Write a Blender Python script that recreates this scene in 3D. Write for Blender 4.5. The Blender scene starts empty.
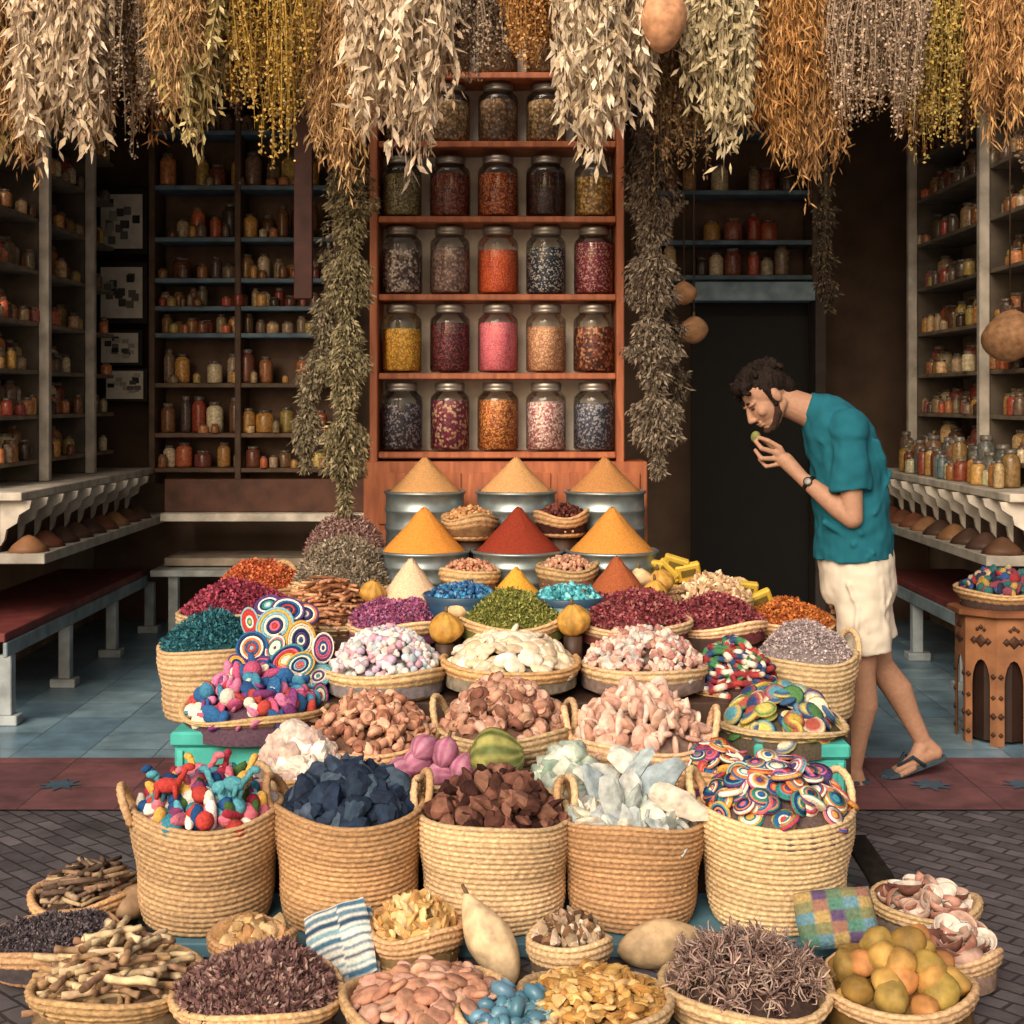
import bpy, bmesh, math, random
import numpy as np
from mathutils import Vector, Matrix, Euler
R=random.Random(7); rng=np.random.default_rng(7)
F=1400.; CZ=1.5
def PX(px,py,d): return ((px-512)*d/F, d, CZ-(py-400)*d/F)
def s2l(c): return c/12.92 if c<=0.04045 else ((c+0.055)/1.055)**2.4
def H(h):
    h=h.lstrip('#'); c=[s2l(int(h[i:i+2],16)/255) for i in (0,2,4)]
    l=.3*c[0]+.6*c[1]+.1*c[2]; return tuple(l+(x-l)*.9 for x in c)
def Hs(s): return [H(x) for x in s.split()]
scene=bpy.context.scene
# ------------------------------------------------ mesh builder
class MB:
    def __init__(s): s.V=[];s.L=[];s.Z=[];s.C=[];s.M=[];s.S=[];s.n=0
    def add(s,T,col,mat=0,smooth=True,M=None):
        V,FL=T
        V=np.asarray(V,float)
        if M is not None:
            m=np.array(M); V=V@m[:3,:3].T+m[:3,3]
        C=np.asarray(col,float)
        if C.ndim==1: C=np.tile(C[:3],(len(V),1))
        s.V.append(V);s.C.append(C)
        for f in FL:
            f=np.asarray(f,int)
            s.L.append((f+s.n).ravel()); s.Z.append(np.full(len(f),f.shape[1])); s.M.append(np.full(len(f),mat)); s.S.append(np.full(len(f),smooth))
        s.n+=len(V); return s
    def build(s,name,mats,loc=(0,0,0)):
        V=np.vstack(s.V)-np.array(loc); C=np.vstack(s.C); L=np.concatenate(s.L);Z=np.concatenate(s.Z);Mi=np.concatenate(s.M);S=np.concatenate(s.S)
        me=bpy.data.meshes.new(name); me.vertices.add(len(V)); me.vertices.foreach_set('co',V.astype(np.float32).ravel())
        me.loops.add(len(L)); me.loops.foreach_set('vertex_index',L.astype(np.int32))
        me.polygons.add(len(Z)); st=np.concatenate([[0],np.cumsum(Z)[:-1]]); me.polygons.foreach_set('loop_start',st.astype(np.int32))
        try: me.polygons.foreach_set('loop_total',Z.astype(np.int32))
        except Exception: pass
        me.polygons.foreach_set('material_index',Mi.astype(np.int32)); me.polygons.foreach_set('use_smooth',S.astype(bool))
        a=me.color_attributes.new('Col','FLOAT_COLOR','POINT'); a.data.foreach_set('color',np.hstack([C,np.ones((len(C),1))]).astype(np.float32).ravel())
        if not isinstance(mats,(list,tuple)): mats=[mats]
        for m in mats: me.materials.append(m)
        me.update(calc_edges=True); me.validate()
        o=bpy.data.objects.new(name,me); o.location=loc; scene.collection.objects.link(o); return o
def lathe(prof,seg=24,close=True):
    p=np.array(prof,float); n=len(p); a=np.linspace(0,2*math.pi,seg,endpoint=False)
    V=np.stack([np.outer(p[:,0],np.cos(a)),np.outer(p[:,0],np.sin(a)),np.repeat(p[:,1:2],seg,1)],2).reshape(-1,3)
    i=np.arange(n-1)[:,None]*seg; j=np.arange(seg)[None,:]; k=(j+1)%seg
    f=np.stack([i+j,i+k,i+seg+k,i+seg+j],2).reshape(-1,4)
    FL=[f]
    if close:
        FL.append(np.arange(seg)[::-1][None,:]); FL.append((np.arange(seg)+(n-1)*seg)[None,:])
    return V,FL
def frombm(bm):
    V=np.array([v.co[:] for v in bm.verts]); d={}
    for f in bm.faces: d.setdefault(len(f.verts),[]).append([v.index for v in f.verts])
    bm.free(); return V,[np.array(x) for x in d.values()]
def ico(sub=2,noise=0,seed=0,sc=(1,1,1)):
    bm=bmesh.new(); bmesh.ops.create_icosphere(bm,subdivisions=sub,radius=1)
    r=random.Random(seed); ks=[(Vector((r.gauss(0,1),r.gauss(0,1),r.gauss(0,1))).normalized(),r.uniform(.45,.8)) for _ in range(9)]
    for v in bm.verts:
        n=v.co.normalized(); d=1
        for k,w in ks:
            t=n.dot(k)*d
            if noise>0 and t>w: d*= 1-(1-w/t)*min(1,noise*1.3)
        v.co=n*d; v.co.x*=sc[0]; v.co.y*=sc[1]; v.co.z*=sc[2]
    return frombm(bm)
def boxT(sx=1,sy=1,sz=1,bev=0.0,seg=1):
    bm=bmesh.new(); bmesh.ops.create_cube(bm,size=1)
    for v in bm.verts: v.co.x*=sx; v.co.y*=sy; v.co.z*=sz
    bev=min(bev,.3*min(abs(sx),abs(sy),abs(sz)))
    if bev: bmesh.ops.bevel(bm,geom=bm.edges[:],offset=bev,segments=seg,affect='EDGES',profile=.6)
    bm.verts.index_update(); return frombm(bm)
def box(mb,x0,x1,y0,y1,z0,z1,col,mat=0,bev=0.004):
    mb.add(boxT(x1-x0,y1-y0,z1-z0,bev),col,mat,False,Matrix.Translation(((x0+x1)/2,(y0+y1)/2,(z0+z1)/2)))
FLAT=set()
def rocks(n,noise,sc,sub=2,flat=False):
    o=[ico(sub,noise,100+i,(sc[0]*R.uniform(.85,1.15),sc[1]*R.uniform(.85,1.15),sc[2]*R.uniform(.85,1.15))) for i in range(n)]
    if flat:
        for t in o: FLAT.add(id(t[0]))
    return o
def jit(c,a=.15):
    k=1+R.uniform(-a,a); return tuple(max(0,min(1,x*k*(1+R.uniform(-.04,.04)))) for x in c)
def tube(pts,rads,seg=8):
    pts=[Vector(p) for p in pts]; n=len(pts); V=[]; pu=None
    for i,p in enumerate(pts):
        t=(pts[min(i+1,n-1)]-pts[max(i-1,0)]).normalized()
        u=t.cross(Vector((0.13,1,.21)) if abs(t.y)<.9 else Vector((1,0,0))).normalized(); 
        if i and u.dot(pu)<0:u=-u
        pu=u; w=t.cross(u); r=rads[i] if hasattr(rads,'__len__') else rads
        for k in range(seg):
            a=2*math.pi*k/seg; V.append(p+u*math.cos(a)*r+w*math.sin(a)*r)
    V=np.array([v[:] for v in V]); i=np.arange(n-1)[:,None]*seg; j=np.arange(seg)[None,:];k=(j+1)%seg
    return V,[np.stack([i+j,i+k,i+seg+k,i+seg+j],2).reshape(-1,4),np.arange(seg)[::-1][None,:],(np.arange(seg)+(n-1)*seg)[None,:]]
def leaves(mb,P,D,l,w,C,bend=.15,mat=0):
    N=len(P); D=D/np.linalg.norm(D,axis=1,keepdims=True)
    r=rng.normal(size=(N,3)); S=np.cross(D,r); S/=np.linalg.norm(S,axis=1,keepdims=True)+1e-9
    Nn=np.cross(D,S); l=np.asarray(l).reshape(-1,1)*np.ones((N,1)); w=np.asarray(w).reshape(-1,1)*np.ones((N,1))
    V=np.stack([P,P+D*l*.45+S*w*.5,P+D*l+Nn*l*bend,P+D*l*.45-S*w*.5],1)
    V[:,1]+=Nn*l*bend*.8; V[:,3]+=Nn*l*bend*.2
    f=np.arange(N*4).reshape(-1,4)
    mb.add((V.reshape(-1,3),[f]),np.repeat(C,4,0),mat,False)
def pal(palette,N,a=.2):
    p=np.array(palette); c=p[rng.integers(0,len(p),N)]; return np.clip(c*(1+rng.uniform(-a,a,(N,1))),0,1)
# ------------------------------------------------ materials
def newmat(name):
    m=bpy.data.materials.new(name); m.use_nodes=True; nt=m.node_tree; return m,nt,nt.nodes['Principled BSDF']
def vmat(name,rough=.8,nscale=40,var=.35,bump=.3,bdist=.01,spec=.3,metal=0,transl=0,detail=6):
    m,nt,b=newmat(name); N=nt.nodes; L=nt.links
    a=N.new('ShaderNodeAttribute'); a.attribute_name='Col'
    tc=N.new('ShaderNodeTexCoord'); no=N.new('ShaderNodeTexNoise'); no.inputs['Scale'].default_value=nscale; no.inputs['Detail'].default_value=detail
    L.new(tc.outputs['Object'],no.inputs['Vector'])
    mr=N.new('ShaderNodeMapRange'); mr.inputs[1].default_value=.3; mr.inputs[2].default_value=.7; mr.inputs[3].default_value=1-var; mr.inputs[4].default_value=1+var
    L.new(no.outputs['Fac'],mr.inputs[0])
    mx=N.new('ShaderNodeVectorMath'); mx.operation='MULTIPLY'; L.new(a.outputs['Color'],mx.inputs[0]); L.new(mr.outputs[0],mx.inputs[1])
    L.new(mx.outputs[0],b.inputs['Base Color'])
    b.inputs['Roughness'].default_value=rough; b.inputs['Metallic'].default_value=metal; b.inputs['Specular IOR Level'].default_value=spec
    if bump:
        bp=N.new('ShaderNodeBump'); bp.inputs['Strength'].default_value=bump; bp.inputs['Distance'].default_value=bdist
        L.new(no.outputs['Fac'],bp.inputs['Height']); L.new(bp.outputs[0],b.inputs['Normal'])
    if transl:
        t=N.new('ShaderNodeBsdfTranslucent'); L.new(mx.outputs[0],t.inputs['Color']); ms=N.new('ShaderNodeMixShader'); ms.inputs[0].default_value=transl
        L.new(b.outputs[0],ms.inputs[1]); L.new(t.outputs[0],ms.inputs[2]); L.new(ms.outputs[0],N['Material Output'].inputs['Surface'])
    return m
MSTRAW=vmat('straw',.78,110,.3,.6,.004,spec=.2)
MSTONE=vmat('stone_item',.9,35,.35,.7,.008,spec=.12)
MPOW=vmat('spice_powder',.95,160,.22,.6,.004,spec=.05)
MPAINT=vmat('painted',.55,12,.15,.15,.003)
MWORN=vmat('worn_paint',.6,9,.35,.25,.004)
MFELT=vmat('felt',.95,120,.25,.8,.004,spec=.05)
MLEAF=vmat('dried_leaf',.85,60,.25,0,.003,transl=.25,spec=.1,detail=2)
MCER=vmat('glazed',.35,20,.12,.05,.002,spec=.5)
MJAR=vmat('jar_small',.25,60,.4,.1,.002,spec=.5)
MTIN=vmat('galvanised_tin',.42,14,.25,.1,.003,metal=.75)
MGOURD=vmat('gourd_skin',.6,28,.35,.3,.004,spec=.25)
def woodmat(name,c1,c2,rough=.5,sc=(3,3,.4)):
    m,nt,b=newmat(name);N=nt.nodes;L=nt.links
    tc=N.new('ShaderNodeTexCoord');mp=N.new('ShaderNodeMapping');mp.inputs['Scale'].default_value=sc
    no=N.new('ShaderNodeTexNoise');no.inputs['Scale'].default_value=9;no.inputs['Detail'].default_value=8;no.inputs['Distortion'].default_value=.6
    cr=N.new('ShaderNodeValToRGB');cr.color_ramp.elements[0].position=.3;cr.color_ramp.elements[0].color=(*H(c1),1);cr.color_ramp.elements[1].position=.7;cr.color_ramp.elements[1].color=(*H(c2),1)
    L.new(tc.outputs['Object'],mp.inputs[0]);L.new(mp.outputs[0],no.inputs['Vector']);L.new(no.outputs['Fac'],cr.inputs[0]);L.new(cr.outputs[0],b.inputs['Base Color'])
    bp=N.new('ShaderNodeBump');bp.inputs['Strength'].default_value=.25;bp.inputs['Distance'].default_value=.004;L.new(no.outputs['Fac'],bp.inputs['Height']);L.new(bp.outputs[0],b.inputs['Normal'])
    b.inputs['Roughness'].default_value=rough; return m
MWOOD=woodmat('orange_wood','#8a421e','#bc6a38',.5)
MDWOOD=woodmat('dark_wood','#2a1a12','#4a3020',.6)
def glassmat():
    m,nt,b=newmat('jar_glass');N=nt.nodes;L=nt.links
    t=N.new('ShaderNodeBsdfTransparent');t.inputs[0].default_value=(.97,.985,.98,1);g=N.new('ShaderNodeBsdfGlossy');g.inputs['Roughness'].default_value=.08
    fr=N.new('ShaderNodeFresnel');fr.inputs[0].default_value=1.45;ad=N.new('ShaderNodeMath');ad.operation='MULTIPLY_ADD';ad.inputs[1].default_value=.8;ad.inputs[2].default_value=.02
    L.new(fr.outputs[0],ad.inputs[0]);ms=N.new('ShaderNodeMixShader');L.new(ad.outputs[0],ms.inputs[0]);L.new(t.outputs[0],ms.inputs[1]);L.new(g.outputs[0],ms.inputs[2]);L.new(ms.outputs[0],N['Material Output'].inputs['Surface']);return m
MGLASS=glassmat()
def grains(name,cols,scale):
    m,nt,b=newmat(name);N=nt.nodes;L=nt.links
    tc=N.new('ShaderNodeTexCoord');vo=N.new('ShaderNodeTexVoronoi');vo.inputs['Scale'].default_value=scale;vo.inputs['Randomness'].default_value=1
    L.new(tc.outputs['Object'],vo.inputs['Vector'])
    sp=N.new('ShaderNodeSeparateColor');L.new(vo.outputs['Color'],sp.inputs[0])
    cr=N.new('ShaderNodeValToRGB');cr.color_ramp.interpolation='CONSTANT';e=cr.color_ramp.elements
    n=len(cols);e[0].position=0;e[0].color=(*H(cols[0]),1);e[1].position=1/n;e[1].color=(*H(cols[1%n]),1)
    for i in range(2,n): x=e.new(i/n);x.color=(*H(cols[i]),1)
    L.new(sp.outputs[0],cr.inputs[0])
    mr=N.new('ShaderNodeMapRange');mr.inputs[1].default_value=0;mr.inputs[2].default_value=.8;mr.inputs[3].default_value=2.0;mr.inputs[4].default_value=.85;L.new(vo.outputs['Distance'],mr.inputs[0])
    mx=N.new('ShaderNodeVectorMath');mx.operation='MULTIPLY';L.new(cr.outputs[0],mx.inputs[0]);L.new(mr.outputs[0],mx.inputs[1]);L.new(mx.outputs[0],b.inputs['Base Color'])
    bp=N.new('ShaderNodeBump');bp.inputs['Strength'].default_value=.5;bp.inputs['Distance'].default_value=.006;bp.invert=True;L.new(vo.outputs['Distance'],bp.inputs['Height']);L.new(bp.outputs[0],b.inputs['Normal'])
    b.inputs['Roughness'].default_value=.7;return m
# ------------------------------------------------ world / light / camera
w=bpy.data.worlds.new('World'); scene.world=w; w.use_nodes=True; nt=w.node_tree
sd=Vector((-.35,-.85,.6)).normalized(); el=math.asin(sd.z); rot=math.atan2(sd.x,sd.y)
sky=nt.nodes.new('ShaderNodeTexSky'); sky.sky_type='NISHITA'; sky.sun_disc=False; sky.sun_elevation=el; sky.sun_rotation=rot; sky.dust_density=4; sky.air_density=1.0; sky.ozone_density=.6
wm=nt.nodes.new('ShaderNodeVectorMath'); wm.operation='MULTIPLY'; wm.inputs[1].default_value=(1.2,1.02,.82)
nt.links.new(sky.outputs[0],wm.inputs[0]); nt.links.new(wm.outputs[0],nt.nodes['Background'].inputs[0]); nt.nodes['Background'].inputs[1].default_value=.15
sl=bpy.data.lights.new('sun','SUN'); sl.energy=2.9; sl.angle=math.radians(38); sl.color=(1,.93,.82); so=bpy.data.objects.new('sun',sl); so.rotation_euler=sd.to_track_quat('Z','Y').to_euler(); scene.collection.objects.link(so)
cam=bpy.data.cameras.new('camera'); co=bpy.data.objects.new('camera',cam); co.location=(0,0,CZ); co.rotation_euler=(math.radians(90),0,0); cam.sensor_width=36; cam.lens=F/1024*36; cam.shift_y=-(512-400)/1024; cam.clip_end=1500; cam.clip_start=.05
scene.collection.objects.link(co); scene.camera=co
scene.view_settings.view_transform='Standard'; scene.view_settings.look='None'; scene.view_settings.exposure=0
# ------------------------------------------------ ground & floor
def brickmat(name,c1,c2,cm,scale,bw=.5,rh=.25,mort=.02,rough=.7,rotz=0,offs=.5,bump=.5,nv=.3):
    m,nt,b=newmat(name);N=nt.nodes;L=nt.links
    tc=N.new('ShaderNodeTexCoord');mp=N.new('ShaderNodeMapping');mp.inputs['Rotation'].default_value=(0,0,rotz);br=N.new('ShaderNodeTexBrick')
    br.offset=offs;br.inputs['Scale'].default_value=scale;br.inputs['Brick Width'].default_value=bw;br.inputs['Row Height'].default_value=rh;br.inputs['Mortar Size'].default_value=mort;br.inputs['Mortar Smooth'].default_value=.4
    br.inputs['Color1'].default_value=(*H(c1),1);br.inputs['Color2'].default_value=(*H(c2),1);br.inputs['Mortar'].default_value=(*H(cm),1)
    n2=N.new('ShaderNodeTexNoise');n2.inputs['Scale'].default_value=14;vd=N.new('ShaderNodeVectorMath');vd.operation='MULTIPLY_ADD';vd.inputs[1].default_value=(.012,.012,0)
    L.new(tc.outputs['Object'],mp.inputs[0]);L.new(tc.outputs['Object'],n2.inputs['Vector']);L.new(n2.outputs['Color'],vd.inputs[0]);L.new(mp.outputs[0],vd.inputs[2]);L.new(vd.outputs[0],br.inputs['Vector'])
    no=N.new('ShaderNodeTexNoise');no.inputs['Scale'].default_value=5;no.inputs['Detail'].default_value=10;no.inputs['Roughness'].default_value=.65;L.new(tc.outputs['Object'],no.inputs['Vector'])
    mr=N.new('ShaderNodeMapRange');mr.inputs[1].default_value=.3;mr.inputs[2].default_value=.7;mr.inputs[3].default_value=1-nv;mr.inputs[4].default_value=1+nv;L.new(no.outputs['Fac'],mr.inputs[0])
    mx=N.new('ShaderNodeVectorMath');mx.operation='MULTIPLY';L.new(br.outputs['Color'],mx.inputs[0]);L.new(mr.outputs[0],mx.inputs[1]);L.new(mx.outputs[0],b.inputs['Base Color'])
    ms=N.new('ShaderNodeMath');ms.operation='MULTIPLY_ADD';ms.inputs[1].default_value=-1.;L.new(br.outputs['Fac'],ms.inputs[0]);L.new(no.outputs['Fac'],ms.inputs[2])
    bp=N.new('ShaderNodeBump');bp.inputs['Strength'].default_value=bump;bp.inputs['Distance'].default_value=.006;L.new(ms.outputs[0],bp.inputs['Height']);L.new(bp.outputs[0],b.inputs['Normal'])
    b.inputs['Roughness'].default_value=rough;return m
def sheet(name,x0,x1,y0,y1,z,mat):
    mb=MB(); mb.add((np.array([[x0,y0,z],[x1,y0,z],[x1,y1,z],[x0,y1,z]]),[np.array([[0,1,2,3]])]),(1,1,1),0,False); return mb.build(name,mat)
sheet('ground',-400,400,-400,400,0,brickmat('paving','#58565c','#3e3d44','#2a292d',1,.12,.06,.006,.6,.78,.5,.8,.45))
sheet('shop_tile_floor',-2.9,2.9,5.84,9.6,.004,brickmat('blue_tiles','#56768a','#7492a0','#4a5a64',1,.3,.3,.004,.35,0.0,0,.15,.4))
MRED=brickmat('red_mat','#6a4044','#54343a','#42292d',1,.36,.36,.004,.7,0,0,.3,.5)
sheet('entrance_tile_band',-3.2,3.2,5.1,5.84,.008,MRED)
mb=MB()
for X,Y in ((1.62,5.42),(1.98,5.42),(-1.75,5.42),(-2.1,5.42)):
    pts=[(X+ (.09 if k%2==0 else .045)*math.cos(k*math.pi/8),Y+(.09 if k%2==0 else .045)*math.sin(k*math.pi/8),.012) for k in range(16)]
    mb.add((np.array(pts),[np.arange(16)[None,:]]),H('#3a5262'),0,False)
mb.build('star_floor_tiles',MPAINT)
# ------------------------------------------------ shop building
MWALLD=vmat('plaster_dark',.9,5,.25,.3,.01)
mb=MB(); ci=H('#8e7864')
box(mb,-8,-2.95,6.2,6.5,0,5.5,H('#b5785a')); box(mb,2.95,8,6.2,6.5,0,5.5,H('#b5785a')); box(mb,-2.948,2.948,6.2,6.5,3.42,5.5,H('#b5785a'))
box(mb,-3.0,-2.85,6.503,9.7,0,3.6,ci); box(mb,2.85,3.0,6.503,9.7,0,3.6,ci); box(mb,-2.848,2.848,9.55,9.7,0,3.6,H('#5c483a'))
box(mb,-3.0,3.0,6.503,9.7,3.603,3.7,H('#98846e'))
mb.build('shop_building',MWALLD)
jarT=lathe([(.3,0),(.98,.02),(1,.1),(1,.7),(.9,.8),(.62,.86),(.62,.9)],10)
lidT=lathe([(.68,.88),(.7,.9),(.7,.99),(.6,1.)],10)
JC=Hs('#9a6434 #a8442c #c8903c #7c4430 #6a5a44 #a08860 #b87440 #584840 #7d6350 #9d8468 #c9a470 #8b4a3c #a87a3c #b09446 #6c4c30 #c8b48c #b85a30 #4a3a30 #8a5a30')
def sjar(mb,x,y,z,r,h,col=None,lid=None):
    col=jit(col or R.choice(JC),.35)
    M=Matrix.Translation((x,y,z))@Matrix.Diagonal((r,r,h,1)); mb.add(jarT,col,0,True,M); mb.add(lidT,lid or jit(H('#6a6258'),.3),0,True,M)
def jarrow(mb,x0,x1,y,z,r,h,cols=None,fill=.85,along='x'):
    t=x0+r
    while t<x1-r:
        rr=r*R.uniform(.65,1.15)
        if R.random()<fill:
            hh=h*R.uniform(.55,1.05); cc=R.choice(cols) if cols else None
            if along=='x': sjar(mb,t,y+R.uniform(-.03,.03),z,rr,hh,cc)
            else: sjar(mb,y+R.uniform(-.03,.03),t,z,rr,hh,cc)
        t+=rr*2.3
def unit_back(name,px0,px1,shelfpys,D,blue,uprights=()):
    mb=MB(); x0=(px0-512)*D/F; x1=(px1-512)*D/F; zs=[CZ-(p-400)*D/F for p in shelfpys]
    for z in zs: box(mb,x0,x1,D-.0,D+.28,z-.03,z,blue if z>1.9 else jit(H('#6a5444'),.1))
    for u in list(uprights)+[px0,px1]:
        x=(u-512)*D/F; box(mb,x-.02,x+.02,D-.012,D+.29,min(zs)-.1,max(zs)+.35,jit(H('#5a4636')))
    box(mb,x0-.03,x1+.03,D+.292,D+.31,min(zs)-.12,max(zs)+.4,H('#644a38'))
    mb.build(name,MWORN); return x0,x1,zs
DB=9.15
x0,x1,zs=unit_back('back_wall_shelf',152,336,(130,185,237,278,306,333,383,433,468),DB,H('#627a8a'),(238,))
mb=MB(); hs=[.2,.24,.24,.18,.13,.13,.22,.25,.17]
for z,h in zip(zs,hs): jarrow(mb,x0+.03,x1-.03,DB+.1,z,.055 if h>.15 else .04,h); jarrow(mb,x0+.03,x1-.03,DB+.02,z,.032,.09,None,.4)
mb.build('spice_jars_on_back_shelf',MJAR)
x0,x1,zs=unit_back('back_wall_shelf',640,815,(130,190,240,275),DB,H('#627a8a'))
mb=MB()
for z in zs: jarrow(mb,x0+.03,x1-.03,DB+.1,z,.055,.22)
mb.build('spice_jars_on_back_shelf',MJAR)
mb=MB(); X0=(693-512)*9/F;X1=(812-512)*9/F; z=CZ+ (400-283)*9/F
box(mb,X0,X1,8.9,9.1,z-.12,z,H('#7c93a0')); box(mb,X1,X1+.07,8.9,9.1,0,z,H('#3a332e')); box(mb,X0,X1,9.11,9.12,0,z,(.002,.002,.002))  # last box: near-black panel, darkness of the opening put into its colour
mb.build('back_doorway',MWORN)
def side_unit(name,s,y0,y1,ups):
    mb=MB(); jb=MB(); wh=H('#b8b0a2'); X=s*2.84; Xi=s*2.56
    a,b=sorted((X,Xi))
    zs=[1.18,1.42,1.66,1.92,2.2,2.48,2.76,3.02]
    for z in zs: box(mb,a,b,y0,y1,z-.022,z,jit(H('#7a6e5e')),0,.002)
    for y in ups:
        fx=sorted((s*2.555,s*2.50)); box(mb,fx[0],fx[1],y-.025,y+.025,1.062,3.1,wh)
        box(mb,a,b,y-.01,y+.01,1.062,3.1,H('#5a5044'))
    for z in zs: jarrow(jb,y0+.05,y1-.05,s*2.70,z,.058,.19,None,.85,'y'); jarrow(jb,y0+.02,y1-.05,s*2.60,z,.035,.11,None,.6,'y')
    mb.build(name,MWORN); jb.build('spice_jars_on_side_shelf',MJAR)
    mb=MB(); xs=sorted((s*2.84,s*2.33)); box(mb,xs[0],xs[1],y0-.2,y1+.1,1.02,1.06,wh)
    xs2=sorted((s*2.84,s*2.22)); box(mb,xs2[0],xs2[1],y0-.2,y1+.1,.72,.77,H('#908b80'))
    box(mb,min(s*2.82,s*2.45),max(s*2.82,s*2.45),y0-.15,y1,.772,1.018,H('#3c2a20'),0)
    y=y0-.15
    while y<y1:
        pr=[(2.45,1.018),(2.30,1.018),(2.31,.98),(2.36,.95),(2.37,.91),(2.42,.88),(2.43,.83),(2.45,.80)]
        V=[(s*p[0],y,p[1]) for p in pr]+[(s*p[0],y+.025,p[1]) for p in pr]; n=len(pr)
        mb.add((np.array(V),[np.arange(n)[None,:],np.arange(n,2*n)[::-1][None,:],np.array([[i,(i+1)%n,(i+1)%n+n,i+n] for i in range(n)])]),wh,0,False)
        y+=.24
    xb=sorted((s*2.84,s*2.3)); box(mb,xb[0],xb[1],y0-.5,y1-.2,.4,.44,H('#6a2e2c')); box(mb,min(s*2.31,s*2.29),max(s*2.31,s*2.29),y0-.5,y1-.2,.33,.398,H('#6f8086'))
    for k in range(4):
        y=y0-.42+k*.85
        if y<y1: box(mb,min(s*2.36,s*2.30),max(s*2.36,s*2.30),y,y+.06,0.05,.328,H('#8c969a')); box(mb,min(s*2.40,s*2.27),max(s*2.40,s*2.27),y-.015,y+.075,0.005,.05,H('#8c969a'))
    for k in range(int((y1-y0)/.24)+1):
        T=lathe([(.10,0),(.08,.03),(.03,.07),(.005,.08)],12); mb.add(T,jit(R.choice(Hs('#5c3420 #4a3020 #6a4a2c #7a5434 #3c2a20'))),0,True,Matrix.Translation((s*2.33,y0-.1+k*.24,.77)))
    mb.build('counter_with_spice_bins',MWORN)
side_unit('white_side_shelf',1,6.75,9.0,(7.51,8.85)); side_unit('white_side_shelf',-1,6.85,9.0,(7.58,8.4))
mb=MB(); jarrow(mb,6.9,8.9,2.42,1.062,.04,.16,Hs('#a0682c #988058 #5a6a6c #7a3a24 #a8803c #a09878'),.85,'y'); jarrow(mb,6.95,8.9,2.50,1.062,.05,.24,Hs('#8a6a3c #5a5a54 #7a5a44'),.7,'y'); mb.build('small_jars_on_counter',MJAR)
mb=MB(); 
box(mb,-2.2,-.9,8.75,9.3,.74,.79,H('#c9c0b0')); box(mb,-2.2,-.9,8.85,9.3,.45,.5,H('#9a8c7a')); box(mb,-2.2,-.9,8.86,8.9,.792,1.0,H('#5a382a'))
box(mb,-2.25,-.9,8.7,9.2,.40,.44,H('#a9b0ae'))
for x in (-2.15,-1.55,-.97): box(mb,x,x+.06,8.75,8.81,0.005,.4,H('#a9b0ae'))
mb.build('back_counter',MWORN)
for (px,py,wp,hp) in ((123,222,52,66),(123,293,52,62),(121,348,46,36),(126,385,46,34)):
    D=9.3; x,_,z=PX(px,py,D); ww=wp*D/F/2; hh=hp*D/F/2; mb=MB()
    box(mb,x-ww,x+ww,D-.03,D,z-hh,z+hh,H('#1d1915')); box(mb,x-ww*.8,x+ww*.8,D-.036,D-.031,z-hh*.82,z+hh*.82,H('#d8d0c0'),0,.001)
    for k in range(14):
        a=x+R.uniform(-.6,.6)*ww;b=z+R.uniform(-.6,.6)*hh; box(mb,a-ww*.14,a+ww*.14,D-.04-k*.0004,D-.037,b-hh*.12,b+hh*.12,jit(R.choice(Hs('#4a4844 #6c6860 #a9a294 #2b2927'))),0,.0005)
    mb.build('framed_photograph',MPAINT)
mb=MB(); x,_,z=PX(303,210,7.6); box(mb,x-.05,x+.05,7.6,7.64,2.05,3.6,H('#50302a')); mb.build('hanging_wooden_board',MWORN)
# ------------------------------------------------ central cabinet
CD=6.25
cx0=(371-512)*CD/F; cx1=(623-512)*CD/F
shp=[72,141,216,294,373,452]; shz=[CZ-(p-400)*CD/F for p in shp]
mb=MB(); one=(1,1,1)
for z in shz: box(mb,cx0+.031,cx1-.031,CD,CD+.26,z-.028,z,one,0)
box(mb,cx0-.005,cx0+.03,CD-.012,CD+.28,.5,3.4,one); box(mb,cx1-.03,cx1+.005,CD-.012,CD+.28,.5,3.4,one)
bx1=(648-512)*6.2/F; z0=shz[-1]-.04
box(mb,cx0-.03,bx1,CD-.03,CD+.3,.0,z0-.002,one); 
for k in range(6):
    xx=cx0+.02+k*(bx1-cx0-.04)/6; box(mb,xx+.015,xx+(bx1-cx0)/6-.02,CD-.042,CD-.031,z0-.28,z0-.05,one,0,.004)
cab=mb.build('wooden_spice_cabinet',MWOOD)
mb=MB(); box(mb,cx0+.033,cx1-.033,CD+.262,CD+.275,z0,3.4,H('#ece4d4')); p=mb.build('back_panel',MPAINT); p.parent=cab
jarcols=[None,
 ['#8a7a4c #a89a66 #6a5a34','#7c3424 #a0563a #4e1f18','#b04a1c #d07a2c #6e2c18','#3a1d14 #52291c #2a1510','#a8803a #c9a45a #7a5a2a'],
 ['#4f3a38 #8a746c #c9b8ac','#8d6f66 #a88c80 #6f544e','#e05a1c #d8501a #f07a3c','#1d2738 #2f3b4f #b9b0a8','#6a1a30 #8c2a40 #c08a80'],
 ['#e0a818 #c98a10 #f0c030','#3d1420 #5c1e2a #8a3a38','#e0707a #e88090 #d86070','#c08a62 #d8a880 #b07a54','#7a3a28 #b07850 #4a2420'],
 ['#3f3a44 #8a8088 #2a2630','#7c1a3a #b08a6a #5a1430','#b0601c #d08a3a #7a3c14','#c9a09a #d8c4b8 #9a5a60','#2c3040 #4a4a5c #8a8890']]
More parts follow.
